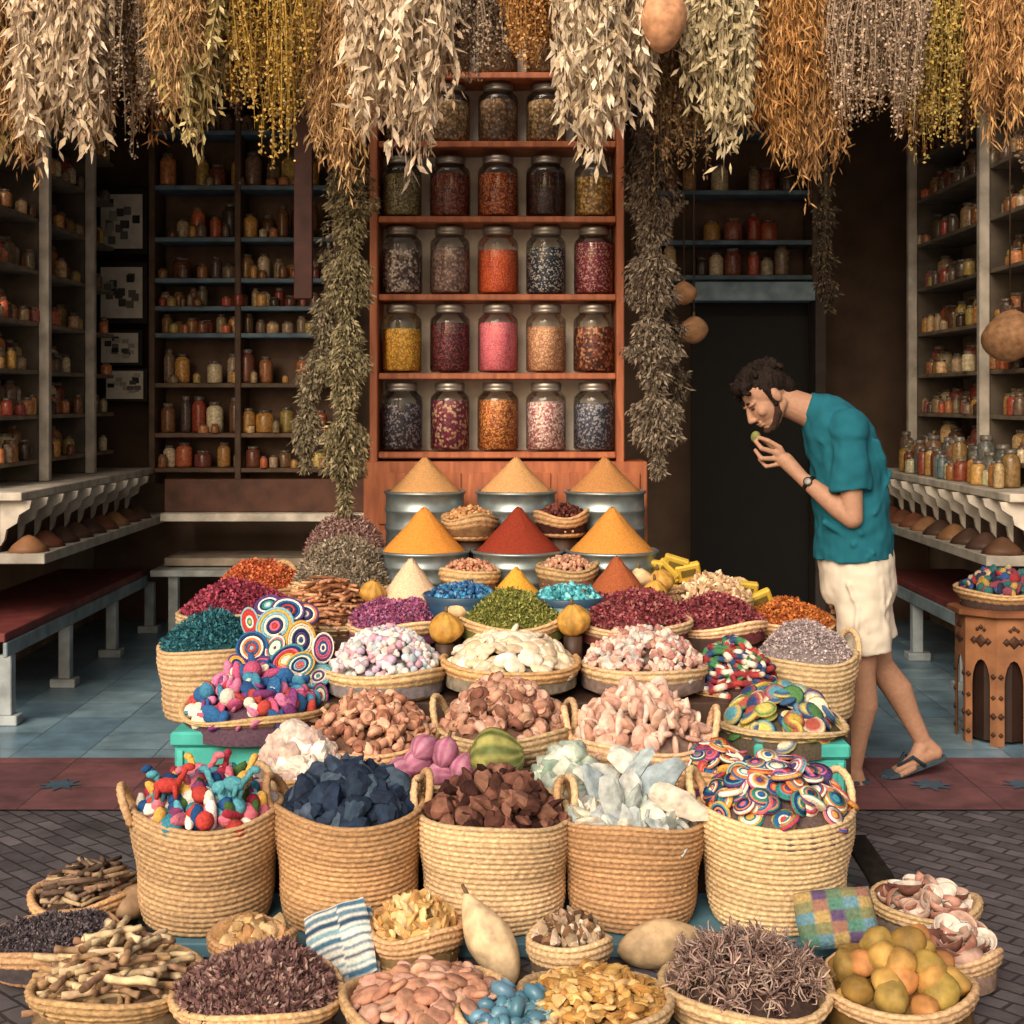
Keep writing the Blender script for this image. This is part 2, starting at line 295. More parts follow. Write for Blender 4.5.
def bigjar(x,y,z,cols,r=.094,h=.3,scale=90):
    mb=MB(); M=Matrix.Translation((x,y,z))
    mb.add(lathe([(.6*r,.004),(.9*r,.004),(r,.015),(r,.72*h),(.96*r,.78*h),(.72*r,.85*h),(.68*r,.88*h)],28,False),(1,1,1),0,True,M)
    f=R.uniform(.6,.72)
    mb.add(lathe([(.5*r,.010),(.88*r,.010),(.955*r,.022),(.955*r,f*h),(.90*r,(f+.03)*h),(.3*r,(f+.045)*h)],28),(1,1,1),1,True,M)
    mb.add(lathe([(.70*r,.86*h),(.76*r,.87*h),(.76*r,.9*h),(.74*r,.905*h),(.76*r,.91*h),(.76*r,.965*h),(.70*r,.985*h),(.2*r,.985*h)],28),H('#a8a298'),2,True,M)
    return mb.build('glass_spice_jar',[MGLASS,grains('jar_content',cols,scale),MTIN],(x,y,z))
for ri in range(1,5):
    z=shz[ri+1]
    for k in range(5):
        bigjar((402+k*48-512)*(CD+.11)/F,CD+.11+R.uniform(-.01,.01),z+.001,jarcols[ri][k].split(),.092*R.uniform(.97,1.03),.315 if ri>1 else .285,R.choice([90,120,150]) if (ri,k) not in((2,2),(3,2)) else 220)
for k in range(5): bigjar((402+k*48-512)*(CD+.11)/F,CD+.11,shz[1]+.001,R.choice(['#7a5a3c #9a7a54 #5a402c','#9a7a4a #c09a6a #6a5030']).split(),.09,.28)
for k in range(5): bigjar((402+k*48-512)*(CD+.11)/F,CD+.11,shz[0]+.001,['#6a4a2c','#8a6a44'],.09,.28)
# ------------------------------------------------ stands
mb=MB(); box(mb,-.93,.95,3.76,4.15,0,.04,H('#4b7486')); mb.build('low_blue_platform',MWORN)
mb=MB(); dk=H('#6b4a30')
box(mb,-.74,.70,4.17,4.76,0,.25,dk); box(mb,-.78,.75,4.763,5.15,0,.47,dk); box(mb,-.8,.78,5.153,5.52,0,.62,dk); box(mb,-.62,.66,5.523,5.85,0,.66,dk); box(mb,-.6,.62,5.853,6.2,0,.80,dk)
mb.build('stepped_display_stand',MDWOOD)
mb=MB(); box(mb,-1.18,-.81,4.95,5.4,0,.33,dk); box(mb,-1.2,-.805,5.403,6.0,0,.52,dk); box(mb,-.803,-.623,5.523,6.0,0,.52,dk); mb.build('wooden_crate',MDWOOD)
mb=MB(); box(mb,.80,1.2,4.95,5.4,0,.33,dk); box(mb,.783,1.12,5.403,5.75,0,.5,dk);box(mb,.663,.78,5.523,5.9,0,.52,dk); mb.build('wooden_crate',MDWOOD)
tq=H('#2fa39a')
for (a,b,t) in ((-1.10,-.77,.42),(.80,1.09,.38)):
    mb=MB(); box(mb,a,b,4.56,4.94,0,t-.05,tq,0,.008); box(mb,a-.012,b+.012,4.548,4.945,t-.048,t,tq,0,.008)
    for xx in (a+.01,b-.03): box(mb,xx,xx+.02,4.550,4.558,.02,t-.06,H('#3fb5aa'))
    mb.build('turquoise_wooden_box',MWORN)
# ------------------------------------------------ baskets
ST=Hs('#c8a272 #ba9262 #d0ae80')
def basket(cx,cy,zb,zt,rt,rb,handles=None,name='woven_basket',coil=.019,tone=None,seg=84):
    h=zt-zb; nc=max(3,int(h/coil)); sub=4; prof=[];ck=[]; gr=[]
    for k in range(nc*sub+1):
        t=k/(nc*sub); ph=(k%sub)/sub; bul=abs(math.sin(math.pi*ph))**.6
        rr=rb+(rt-rb)*(t**.7)+.004*math.sin(3.1*math.pi*t); rr+=bul*.0065; prof.append((rr,zb+h*t)); ck.append(k//sub); gr.append(.82+.18*bul)  # gr darkens the vertex colour between coils: groove shade painted in
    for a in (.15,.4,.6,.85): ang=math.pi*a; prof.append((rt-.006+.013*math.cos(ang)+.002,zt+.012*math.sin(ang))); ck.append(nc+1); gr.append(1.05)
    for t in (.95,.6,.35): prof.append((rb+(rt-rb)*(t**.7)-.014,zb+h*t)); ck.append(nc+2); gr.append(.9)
    prof.append((.01,zb+h*.32)); ck.append(nc+2); gr.append(.9)
    V,FL=lathe(prof,seg,False); V=V.reshape(len(prof),seg,3)
    a=np.linspace(0,2*math.pi,seg,endpoint=False); ckn=np.array(ck)
    phs=rng.uniform(0,6.28,nc+4)[ckn][:,None]
    st=np.sin(a[None,:]*seg/3.0+phs); wob=1+.016*np.sin(a[None,:]*2+R.uniform(0,6))+.010*np.sin(a[None,:]*3+R.uniform(0,6)+np.array(prof)[:,1:2]*6)
    sc=wob+ (st*.0015)/np.maximum(.05,np.array(prof)[:,0:1]); V[...,0]*=sc; V[...,1]*=sc
    V[...,2]+=(.009*np.sin(a*2+R.uniform(0,6))+.005*np.sin(a*3+R.uniform(0,6)))[None,:]*((V[...,2]-zb)/h)
    base=np.array(tone or jit(R.choice(ST),.15)); cj=rng.uniform(.82,1.12,(nc+4))
    patch=1+.14*np.sin(a[None,:]*1+R.uniform(0,6))*np.sin(np.array(prof)[:,1:2]*20+R.uniform(0,6))
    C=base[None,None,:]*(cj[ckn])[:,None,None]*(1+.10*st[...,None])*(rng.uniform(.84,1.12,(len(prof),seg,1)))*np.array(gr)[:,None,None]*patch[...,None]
    V=V.reshape(-1,3)+np.array([cx,cy,0])
    mb=MB(); mb.add((V,FL),np.clip(C.reshape(-1,3),0,1))
    if handles:
        for ang in handles:
            a=math.radians(ang); dr=Vector((math.cos(a),math.sin(a),0)); tg=Vector((-dr.y,dr.x,0)); c=Vector((cx,cy,zt))+dr*(rt-.004)
            n=26; pts=[];rd=[]
            hw=min(.07,rt*.4); hh=min(.085,rt*.5)*R.uniform(.85,1.1); ln=R.uniform(.0,.05)
            for i in range(n+1):
                u=math.pi*(i/n)*1.16-.08*math.pi; pts.append(c+tg*(math.cos(u)*hw+math.sin(u)*ln*.4)+Vector((0,0,math.sin(u)*hh))+dr*math.sin(u)*(.012+ln*.3)); rd.append(.0105+.0018*(i%2))
            mb.add(tube(pts,rd,8),jit(tuple(base),.1))
    return mb.build(name,MSTRAW)
def rotM(full=True,tilt=.4):
    if full: return Euler((R.uniform(0,6.28),R.uniform(0,6.28),R.uniform(0,6.28))).to_matrix().to_4x4()
    return Matrix.Rotation(R.uniform(0,6.28),4,'Z')@Matrix.Rotation(R.gauss(0,tilt),4,'X')
def heap(name,cx,cy,cz,Rr,h,templ,n,size,palette,mat=None,full=True,tilt=.35,sj=.25,ca=.15,layers=2,pw=.8,colf=None,dome=False,fill=.3):
    mb=MB(); pc=np.mean(np.array(palette),0)
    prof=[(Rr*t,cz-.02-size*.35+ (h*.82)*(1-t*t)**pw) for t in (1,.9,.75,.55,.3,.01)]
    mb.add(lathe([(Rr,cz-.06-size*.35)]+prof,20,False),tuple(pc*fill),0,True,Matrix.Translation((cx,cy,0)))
    for ly in range(layers):
        for i in range(n):
            t=math.sqrt((i+.5)/n); th=i*2.39996+ly*1.3+R.uniform(-.3,.3); t=min(1,max(0,t+R.uniform(-.06,.06)))
            r=max(.01,(Rr*1.02-size*.7))*t; z=cz+h*(max(0,1-t*t))**pw-ly*size*.5+R.uniform(-.35,.35)*size*(.5 if dome else 1)
            s=size*R.uniform(1-sj,1+sj)
            Rm=rotM(full,tilt)
            if dome:
                sl=math.atan(h/Rr*2*t)*.9; ax=Vector((-math.sin(th),math.cos(th),0)); Rm=Matrix.Rotation(sl,4,ax)@Rm
            T=R.choice(templ); M=Matrix.Translation((cx+r*math.cos(th),cy+r*math.sin(th),z))@Rm@Matrix.Diagonal((s*R.uniform(.85,1.15),s,s,1))
            c=colf(T,R) if colf else jit(R.choice(palette),ca)
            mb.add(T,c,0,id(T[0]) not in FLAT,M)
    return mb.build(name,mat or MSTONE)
def fluff(name,cx,cy,cz,Rr,h,n,l,wd,palette,mat=None,pw=.7,spread=1.,fill=.55):
    mb=MB(); pc=np.mean(np.array(palette),0)
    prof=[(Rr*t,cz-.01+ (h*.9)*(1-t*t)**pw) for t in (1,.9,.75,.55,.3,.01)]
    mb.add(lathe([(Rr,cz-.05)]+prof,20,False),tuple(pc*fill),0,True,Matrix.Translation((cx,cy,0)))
    t=np.sqrt(rng.uniform(0,1,n)); th=rng.uniform(0,2*math.pi,n)
    P=np.stack([cx+Rr*t*np.cos(th),cy+Rr*t*np.sin(th),cz+h*(1-t*t)**pw*rng.uniform(.9,1.05,n)],1)
    P[:,2]+=.010*np.sin(P[:,0]*50+1)*np.sin(P[:,1]*47)+.008*np.sin(P[:,0]*23+2)
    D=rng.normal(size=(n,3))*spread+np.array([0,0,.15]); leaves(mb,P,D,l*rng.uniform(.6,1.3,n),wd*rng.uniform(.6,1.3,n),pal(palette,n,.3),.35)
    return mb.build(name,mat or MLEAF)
def cone(name,cx,cy,cz,r,h,col):
    prof=[(r*.99,cz-.02),(r*.97,cz),(r*.8,cz+h*.16),(r*.6,cz+h*.37),(r*.4,cz+h*.59),(r*.2,cz+h*.82),(r*.07,cz+h*.955),(r*.004,cz+h*.98)]
    V,FL=lathe(prof,40,False); V[:,0]+=rng.normal(0,.0018,len(V)); V[:,2]+=rng.normal(0,.0015,len(V)); mb=MB(); mb.add((V,FL),col,0,True,Matrix.Translation((cx,cy,0))); return mb.build(name,MPOW)
def tin(cx,cy,zb,zt,r):
    prof=[(r*.97,zb),(r,zb+.005)]
    for k in range(3):
        zz=zb+(zt-zb)*(k+1)/4; prof+=[(r,zz-.012),(r+.006,zz-.005),(r+.006,zz+.005),(r,zz+.012)]
    prof+=[(r,zt-.012),(r+.008,zt-.008),(r+.009,zt),(r+.002,zt+.004),(r-.004,zt),(r-.005,zt-.03),(.01,zt-.035)]
    mb=MB(); mb.add(lathe(prof,48,False),H('#8c9a9c'),0,True,Matrix.Translation((cx,cy,0))); return mb.build('galvanised_spice_tin',MTIN)
def at(px,py,D): x,y,z=PX(px,py,D); return x,z
def W(wp,D): return wp*D/F
for px,col in ((425,'#b88850'),(516,'#c09058'),(605,'#ae7840')):
    D=6.02;x,z=at(px,491,D); tin(x,D,.80,z,W(39,D)); cone('ground_spice_cone',x,D,z-.002,W(37,D),W(35,D),H(col))
for px,col in ((424,'#cf8420'),(518,'#85301c'),(612,'#c48228')):
    D=5.70;x,z=at(px,550,D); tin(x,D,.66,z,W(45,D)); cone('ground_spice_cone',x,D,z-.002,W(43,D),W(44,D),H(col))
for px,py,r,h,col in ((411,597,33,40,'#d9b894'),(516,594,26,28,'#d89a18'),(617,592,32,37,'#9c522c')):
    D=5.38;x,z=at(px,py,D); tin(x,D,.62,z,W(r+2,D)); cone('ground_spice_cone',x,D,z-.002,W(r,D),W(h,D),H(col))
PEB=rocks(4,.5,(1,.8,.7),1); ROCK=rocks(8,.9,(1.1,.85,.8),2,True); SLAB=rocks(6,.9,(1.7,.8,.4),2,True); OVAL=rocks(4,.0,(1.3,.9,.42),2); LONG=rocks(5,.7,(1.6,.6,.55),2); SHARD=rocks(6,1.,(2.3,.95,.28),2,True)
for px,py,D,r,cols,zb in ((470,517,5.84,27,'#c89a66 #b5824e #a87242',.9),(561,514,5.84,27,'#5a2a24 #6d3a30 #40201c',.9),(470,570,5.50,30,'#b47a5a #c08c6c #9a6248',.72),(567,567,5.50,30,'#b8876a #c89c80 #a57458',.72)):
    x,z=at(px,py,D); r=W(r,D); basket(x,D-.03,z-.09,z,r,r*.75,None,'small_woven_basket',seg=60); heap('nuts_in_basket',x,D-.03,z-.004,r*.95,.045,PEB,130,.014,Hs(cols))
    mbx=MB(); mbx.add(lathe([(r*.6,.655),(r*.6,z-.088)],16),dk,0,True,Matrix.Translation((x,D-.03,0))); mbx.build('basket_pedestal',MDWOOD)
for px,py,D,r,cols in ((462,594,5.22,40,'#1f5f96 #2b86b8 #14406c'),(569,596,5.2,38,'#2f9cab #58c0c8 #1f7484')):
    x,z=at(px,py,D); r=W(r,D); z=max(z,.7); mb=MB(); mb.add(lathe([(r*.5,.622),(r*.8,z-.05),(r,z),(r*.97,z+.004),(r*.9,z-.02),(.01,z-.03)],32,False),H('#2a4a66'),0,True,Matrix.Translation((x,D,0))); mb.build('blue_bowl',MCER)
    heap('crystal_chips',x,D,z-.005,r*.9,.04,ROCK,150,.014,Hs(cols),MCER)
def tray(px,py,D,rp,zb=None,hh=.07,handles=None,name='woven_tray'):
    x,z=at(px,py,D); r=W(rp,D); basket(x,D,(zb if zb is not None else z-hh),z,r,r*.82,handles,name,.017); return x,D,z,r
def col_fluff(name,px,py,D,rp,hp,cols,n=2600,l=.018,w=.012,zb=None,hh=.07,handles=None,**k):
    x,y,z,r=tray(px,py,D,rp,zb,hh,handles); fluff(name,x,y,z-.005,r*.97,W(hp,D),int(n*1.9),l*.72,w*.75,Hs(cols),**k)
col_fluff('dried_green_herbs',513,620,5.12,54,28,'#7d8438 #9a9c44 #65702f #aaaa5a',3600,.02,.009)
col_fluff('dried_magenta_petals',397,622,5.22,50,24,'#a85488 #cc7aa8 #8c4474 #a47ab0 #c06a7c',2600)
col_fluff('dried_rose_buds',632,622,5.16,58,32,'#94404c #aa545c #743038 #b87470',2800,.018,.016)
col_fluff('dried_rose_buds',712,622,5.35,54,26,'#94404c #b36468 #74323a',2400,.018,.016,handles=(100,200))
SM=rocks(3,.4,(1,.85,.8),1)
def bowl_heap(name,px,py,D,rp,hp,templ,n,size,cols,mat=None,zb=None,hh=.09,handles=None,bname='woven_tray',rb=.8,**k):
    x,z=at(px,py,D); r=W(rp,D); zb=zb if zb is not None else z-hh; basket(x,D,zb,z,r,r*rb,handles,bname)
    return heap(name,x,D,z-.005,r*.97,W(hp,D),templ,n,size,Hs(cols),mat,**k)
bowl_heap('pastel_soap_pieces',386,668,4.92,60,40,SM,260,.020,'#e0d8d4 #d8b0b8 #a8bcc8 #b8a4bc #e8e0d8 #c498a8 #b8c0c0 #d8d0c8',MSTONE)
bowl_heap('white_oval_stones',511,662,4.92,68,32,OVAL,100,.028,'#d8c8ac #c8b698 #e0d4c0',full=False,tilt=.4,dome=True)
bowl_heap('pink_shell_pieces',643,664,4.95,64,36,ROCK,240,.022,'#d0ac9c #dcc8bc #c09080 #a87870 #d8bcb0 #b8b0ac')
potT=lathe([(.3,0),(.75,.1),(1,.5),(.7,.9),(.45,1.0),(.6,1.15),(.5,1.15),(.3,.9),(.01,.85)],12,False)
coneT=lathe([(.7,0),(.8,.1),(.3,.7),(.22,1.3),(.3,1.5),(.02,1.52)],10)
bowl_heap('terracotta_clay_stoppers',374,738,4.55,68,42,[coneT,potT],140,.024,'#b88468 #c49478 #a06c54 #d0a488',zb=.252,bname='woven_basket')
bowl_heap('small_clay_pots',505,728,4.57,66,44,[potT],120,.027,'#a87c66 #b88c74 #825646 #c49c88',zb=.252,bname='woven_basket',handles=(15,165))
bowl_heap('pink_pumice_stones',640,736,4.57,72,46,LONG+OVAL,120,.032,'#c89c88 #d4ae9c #b88c78 #d8bcac',zb=.252,bname='woven_basket',handles=(0,180))
def gourd(name,c,r,ln,ax,col,stripes=None,neck=.5):
    prof=[]
    for i in range(25):
        t=i/24; b=max(0,math.sin(math.pi*t))**.55; k=1 if t<.5 else 1-(1-neck)*((t-.5)/.5)**1.2
        prof.append((max(.001,r*b*k),(t-.5)*ln))
    V,FL=lathe(prof,32,False)
    C=np.tile(np.array(col),(len(V),1)); a=np.arctan2(V[:,1],V[:,0])
    if stripes is not None:
        s=(np.sin(a*9+V[:,2]*8)>0.2)[:,None]; C=np.where(s,np.array(stripes),C)
        rr=1+.04*np.cos(a*9); V[:,0]*=rr;V[:,1]*=rr
    V[:,0]+=r*.06*np.sin(V[:,2]/ln*4+R.uniform(0,6)); V[:,1]+=r*.06*np.sin(V[:,2]/ln*5+R.uniform(0,6))
    M=Matrix.Translation(c)@Vector(ax).to_track_quat('Z','Y').to_matrix().to_4x4(); mb=MB(); mb.add((V,FL),C,0,True,M)
    e=Vector(c)+Vector(ax).normalized()*ln*.5; mb.add(tube([e-Vector(ax).normalized()*.01,e+Vector(ax).normalized()*.02],[.007,.005],6),H('#6a5434'),0,True); return mb.build(name,MGOURD)
D=4.22
x,z=at(497,757,D); gourd('striped_green_melon',(x,D,z),.085,.17,(.9,-.1,.15),H('#5e6a34'),H('#98964c'),.95)
mb=MB(); mb.add(lathe([(.05,.251),(.06,z-.07)],16),dk,0,True,Matrix.Translation((x,D,0))); mb.build('melon_pedestal',MDWOOD)
D=4.25
for px,py,ax in ((418,762,(.7,.2,.4)),(445,752,(.2,.5,.7)),(402,770,(.8,.1,.1)),(440,775,(.9,-.2,.1)),(462,768,(.3,.3,.6)),(425,748,(.3,.3,.2))):
    x,z=at(px,py,D); gourd('pink_dyed_gourd',(x,D,z),.042,.10,ax,H('#a0587a'),H('#b47c92'),.8)
x,y,z,r=tray(432,784,D,38,.252)
bowl_heap('pale_green_soap_blocks',566,786,4.25,42,34,[boxT(1.6,1.2,.9,.12)],34,.042,'#a8b8a8 #889c8c #c0c8b8 #94a498',zb=.252)
bowl_heap('white_rock_pieces',298,775,4.32,48,44,ROCK,70,.042,'#d8c8bc #ccb4a8 #e4dcd0 #c0a498',zb=.2)
mb=MB(); box(mb,-.8,-.742,4.2,4.5,0,.198,dk); mb.build('wooden_block',MDWOOD)
DH=3.97
def big(px,rim=808,rp=74,handles=(20,165)):
    x,z=at(px,rim,DH); r=W(rp,DH); basket(x,DH,.041,z,r,r*R.uniform(.76,.83),handles,'large_woven_basket',.0145,seg=132); return x,z,r
x,z,r=big(207,808,75,(60,190))
mbp='#b03830 #2a7a8c #e0d8cc #d0a040 #3a5a30 #c86a7c #1f4a7c #a02c40 #4a98a8 #d0c8bc #7a3a64'
BALL=[ico(2,0,1,(1,1,1)),ico(2,.5,2,(1.0,1.0,1.0)),ico(2,.4,3,(1.7,.7,.7))]
heap('felt_toy_balls',x,DH,z-.01,r*.96,.10,BALL,100,.027,Hs(mbp),MFELT)
mb=MB()
for k in range(12):
    c=jit(R.choice(Hs(mbp)),.1); M=Matrix.Translation((x+R.uniform(-.12,.12),DH+R.uniform(-.13,.05),z+.085+R.uniform(-.02,.02)))@Matrix.Rotation(R.uniform(0,6),4,'Z')@Matrix.Rotation(R.uniform(-.5,.5),4,'X')
    mb.add(ico(2,0,1,(.038,.02,.022)),c,0,True,M); mb.add(tube([(.03,0,.005),(.045,0,.03),(.05,0,.045)],[.01,.008,.011],8),c,0,True,M); mb.add(ico(2,0,1,(.018,.011,.011)),c,0,True,M@Matrix.Translation((.06,0,.048)))
    for lx in (-.022,.022):
        for ly in (-.01,.01): mb.add(tube([(lx,ly,0),(lx*1.2,ly*1.3,-.035)],[.008,.006],6),c,0,True,M)
mb.build('felt_animal_toys',MFELT)
x,z,r=big(350,806,75,(15,170)); heap('indigo_rocks',x,DH,z-.01,r*.95,.11,ROCK,70,.043,Hs('#26344a #1f2b3e #34445a #435468'))
x,z,r=big(495,812,76,(15,165)); heap('brown_resin_rocks',x,DH,z-.01,r*.95,.105,ROCK+SLAB,84,.038,Hs('#4e3028 #3a221e #6c4438 #7c5444'))
x,z,r=big(632,815,70,(25,160)); heap('pale_mineral_slabs',x,DH,z-.01,r*.95,.07,SLAB,60,.040,Hs('#a8b0b0 #ccc4b4 #98a4a4 #bcc0b8'))
mb=MB()
for (a,b,c,t,s,cl) in ((-.10,0,.09,1.0,.052,'#94a4aa'),(-.02,-.05,.08,-1.2,.05,'#b4b8b4'),(.07,-.03,.11,-.75,.058,'#8fa0a8'),(-.06,-.1,.07,1.3,.045,'#a6aeac'),(.02,.08,.12,.5,.055,'#c0c2b8'),(.11,-.1,.07,.4,.045,'#c8beae'),(-.1,.08,.09,.3,.052,'#b0b6b0'),(.0,.02,.12,-.9,.05,'#9cacb0')):
    M=Matrix.Translation((x+a,DH+b,z+c))@Matrix.Rotation(t,4,'Y')@Matrix.Rotation(1.0+R.uniform(-.6,.6),4,'X')@Matrix.Diagonal((s,s,s,1)); mb.add(SHARD[R.randrange(6)],H(cl),0,False,M)
mb.build('pale_mineral_slabs',MSTONE)
sdprof=[(.02,.24)]+[(t,.20*math.sqrt(max(0,1-t*t))+.06+.015*(j%2)) for j,t in enumerate((.15,.3,.3001,.45,.4501,.6,.6001,.75,.7501,.88,.8801,1.))]+[(1.0,-.10),(.85,-.18),(.01,-.2)]
DISC=lathe(sdprof,20,False); nd=len(sdprof)
RB=Hs('#b83a34 #2a5f98 #e0d4c0 #d0a038 #2c8074 #c86080 #54407a #d07438 #1f3a64 #e8e0cc #3a8a9c')
def disccol(T,Rn):
    cs=[R.choice(RB) for _ in range(7)]; band=[0,0,0,1,1,2,2,3,3,4,4,5,5,6,6,6][:nd]; band=(band+[6]*nd)[:nd]
    return np.repeat(np.array([cs[b] for b in band]),20,0)
x,z,r=big(775,808,77,(25,160))
heap('striped_woven_discs',x,DH,z+.015,r*1.0,.12,[DISC],56,.036,RB,MFELT,full=False,tilt=.5,colf=disccol,sj=.12,dome=True)
bowl_heap('striped_woven_discs',714,770,4.42,46,28,[DISC],28,.029,'#c8342c #2a6aa8',MFELT,zb=.252,full=False,tilt=.5,colf=disccol,sj=.1,dome=True)
bowl_heap('embroidered_fabric_ornaments',256,708,4.74,72,40,BALL+OVAL,100,.026,'#b0403a #2a6098 #c8709a #2a5488 #b85078 #e0d4c0 #3a80a0 #7a3c74',MFELT,zb=.422)
def torus(Rm,r,n=18,m=7):
    V=[];
    for i in range(n):
        a=2*math.pi*i/n
        for j in range(m):
            b=2*math.pi*j/m; V.append(((Rm+r*math.cos(b))*math.cos(a),(Rm+r*math.cos(b))*math.sin(a),r*math.sin(b)))
    f=[[i*m+j,((i+1)%n)*m+j,((i+1)%n)*m+(j+1)%m,i*m+(j+1)%m] for i in range(n) for j in range(m)]
    return np.array(V),[np.array(f)]
RINGS=[torus(rr,.085,22,6) for rr in (.07,.22,.37,.52,.67,.82,.95)]
cc=at(282,655,4.98)
heap('embroidered_fabric_ornaments',cc[0],4.99,.50,.19,.17,BALL+OVAL,110,.028,Hs('#b0403a #2a6098 #c8709a #2a5488 #e0d4c0 #3a80a0 #d0a038'),MFELT)
mb=MB()
RB2=RB+Hs('#e8e0cc #7ab0c0')
for k,(px,py,s,yy) in enumerate(((252,648,.065,4.86),(275,626,.07,4.92),(301,640,.068,4.88),(262,672,.058,4.80),(318,676,.06,4.82),(288,610,.062,4.97),(238,666,.05,4.84),(323,648,.055,4.9),(286,660,.07,4.80),(300,690,.05,4.78),(270,694,.05,4.76),(250,622,.055,4.96),(232,690,.045,4.78),(268,605,.05,5.0),(305,614,.05,4.98),(246,690,.045,4.76),(320,696,.045,4.78),(300,665,.055,4.79),(275,648,.05,4.84))):
    X,Z=at(px,py,yy); pl=[R.choice(RB2) for _ in range(7)]
    d=Vector(((X-cc[0])*1.3,-.28,(Z-.52)*.8)).normalized(); M=Matrix.Translation((X,yy,Z))@d.to_track_quat('Z','Y').to_matrix().to_4x4()@Matrix.Rotation(R.uniform(-.45,.45),4,'X')@Matrix.Rotation(R.uniform(0,3),4,'Z')@Matrix.Diagonal((s,s*R.uniform(.6,1),s,1))
    for T,c in zip(RINGS,pl): mb.add(T,c,0,True,M)
mb.build('rainbow_coil_ornaments',MFELT)
TOR=torus(1,.3)
pal2=Hs('#a83a38 #3a7a4c #e0d4c0 #2c4870 #8a2c38')
def torc(T,Rn):
    pl=Rn.sample(pal2,3); n=len(T[0])//7; return np.repeat(np.array([pl[(i//2)%3] for i in range(n)]),7,0)
OV2=lathe([(.02,.3),(.5,.27),(.85,.16),(1,0),(.85,-.16),(.02,-.25)],16,False)
OC=Hs('#b89c38 #3a5f88 #4a7a44 #c8b858 #4a8ca0 #a04c40 #d8ccb0 #2c4470')
def ovc(T,Rn):
    c1=R.choice(OC);c2=R.choice(OC);c3=R.choice(OC); return np.repeat(np.array([c1,c1,c2,c3,c3,c3]),16,0)
bowl_heap('oval_woven_ornaments',781,722,4.74,66,36,[OV2],60,.036,'#c0a030 #3a5f90',MFELT,zb=.382,full=False,tilt=.5,colf=ovc,dome=True)
bowl_heap('woven_bracelets',733,690,5.0,46,44,[TOR],70,.034,'#a02c34',MFELT,hh=.1,full=False,tilt=.8,colf=torc)
mb=MB(); box(mb,.753,.90,4.80,4.945,0,.498,dk); mb.build('wooden_block',MDWOOD)
x,z=at(215,645,5.2); basket(x,5.2,.331,z,W(56,5.2),W(46,5.2),(50,),'tall_woven_basket'); fluff('blue_green_dyed_moss',x,5.2,z,W(54,5.2),W(30,5.2),4600,.016,.007,Hs('#27647a #327880 #1e4c5c #44909a'))
x,z=at(806,656,5.2); basket(x,5.2,.331,z,W(50,5.2),W(42,5.2),(95,20),'tall_woven_basket'); fluff('dried_lavender_buds',x,5.2,z,W(48,5.2),W(32,5.2),5000,.010,.007,Hs('#b8a8ac #c8b8b8 #9a8c94 #d4c8c4'))
col_fluff('crimson_dyed_flowers',238,612,5.48,58,30,'#9c3450 #bc4c60 #74283c #b0566e',3000,.018,.014,zb=.521,handles=(50,110))
col_fluff('orange_marigold_petals',262,588,5.75,44,28,'#c85a34 #d87a44 #b0442c #d88c4c',2600,.018,.014,zb=.521,handles=(20,70))
col_fluff('grey_dried_herbs',343,585,5.6,50,48,'#8c8070 #a09480 #70624e #b4a690',3600,.026,.010,zb=.521)
col_fluff('mauve_dried_flowers',345,558,5.8,42,44,'#94706c #a8847c #74584e #b49890',3000,.024,.009,zb=.6)
stick=[tube([(-1,0,0),(-.3,.03,.02),(.3,-.02,0),(1,.02,.01)],[.09,.1,.09,.085],7)]
bowl_heap('cinnamon_sticks',330,622,5.33,48,44,stick,130,.06,'#a06a44 #b8805c #7c5034 #c89870',zb=.622,full=False,tilt=.5)
col_fluff('orange_marigold_petals',785,622,5.6,50,22,'#d07830 #dc8c40 #b05c28',2400,.018,.014,zb=.501)
bowl_heap('tan_root_chips',712,600,5.55,40,26,SLAB,160,.02,'#d4b48c #c09c74 #e4ccaa #a88460',zb=.523,handles=(40,))
for px,py,D,r in ((445,628,5.0,.062),(573,620,5.0,.062),(372,592,5.3,.05),(655,592,5.3,.05),(660,582,5.45,.055),(640,578,5.45,.045),(458,610,5.12,.045),(558,608,5.14,.04),(585,604,5.14,.04)):
    x,z=at(px,py,D); gourd('small_yellow_gourd',(x,D,z),r,r*1.9,(R.uniform(-.3,.3),R.uniform(-.3,0),1),H('#c09030') if r>.045 else H('#d0b080'),H('#b08028') if r>.045 else None,.8)
    mb=MB(); mb.add(lathe([(r*.5,.55),(r*.55,z-r*.9)],12),dk,0,True,Matrix.Translation((x,D,0))); mb.build('gourd_pedestal',MDWOOD)
mb=MB()
for px,py,a in ((675,565,.3),(688,572,-.2),(665,572,.8),(745,590,.1),(760,600,-.4),(650,568,.2)):
    x,z=at(px,py,5.62); M=Matrix.Translation((x,5.62,z))@Matrix.Rotation(a,4,'Y')@Matrix.Rotation(.4,4,'X')
    mb.add(boxT(.1,.03,.075,.006),jit(H('#c8a41c')),0,False,M); mb.add(boxT(.06,.004,.03,.001),H('#6a5a1c'),0,False,M@Matrix.Translation((0,-.0175,.005)))
mb.build('yellow_spice_packets',MPAINT)
bowl_heap('yellow_soap_pieces',668,585,5.7,36,16,[boxT(1.4,1,.5,.1)],40,.024,'#c8a428 #d0b448 #b89420',zb=.523)
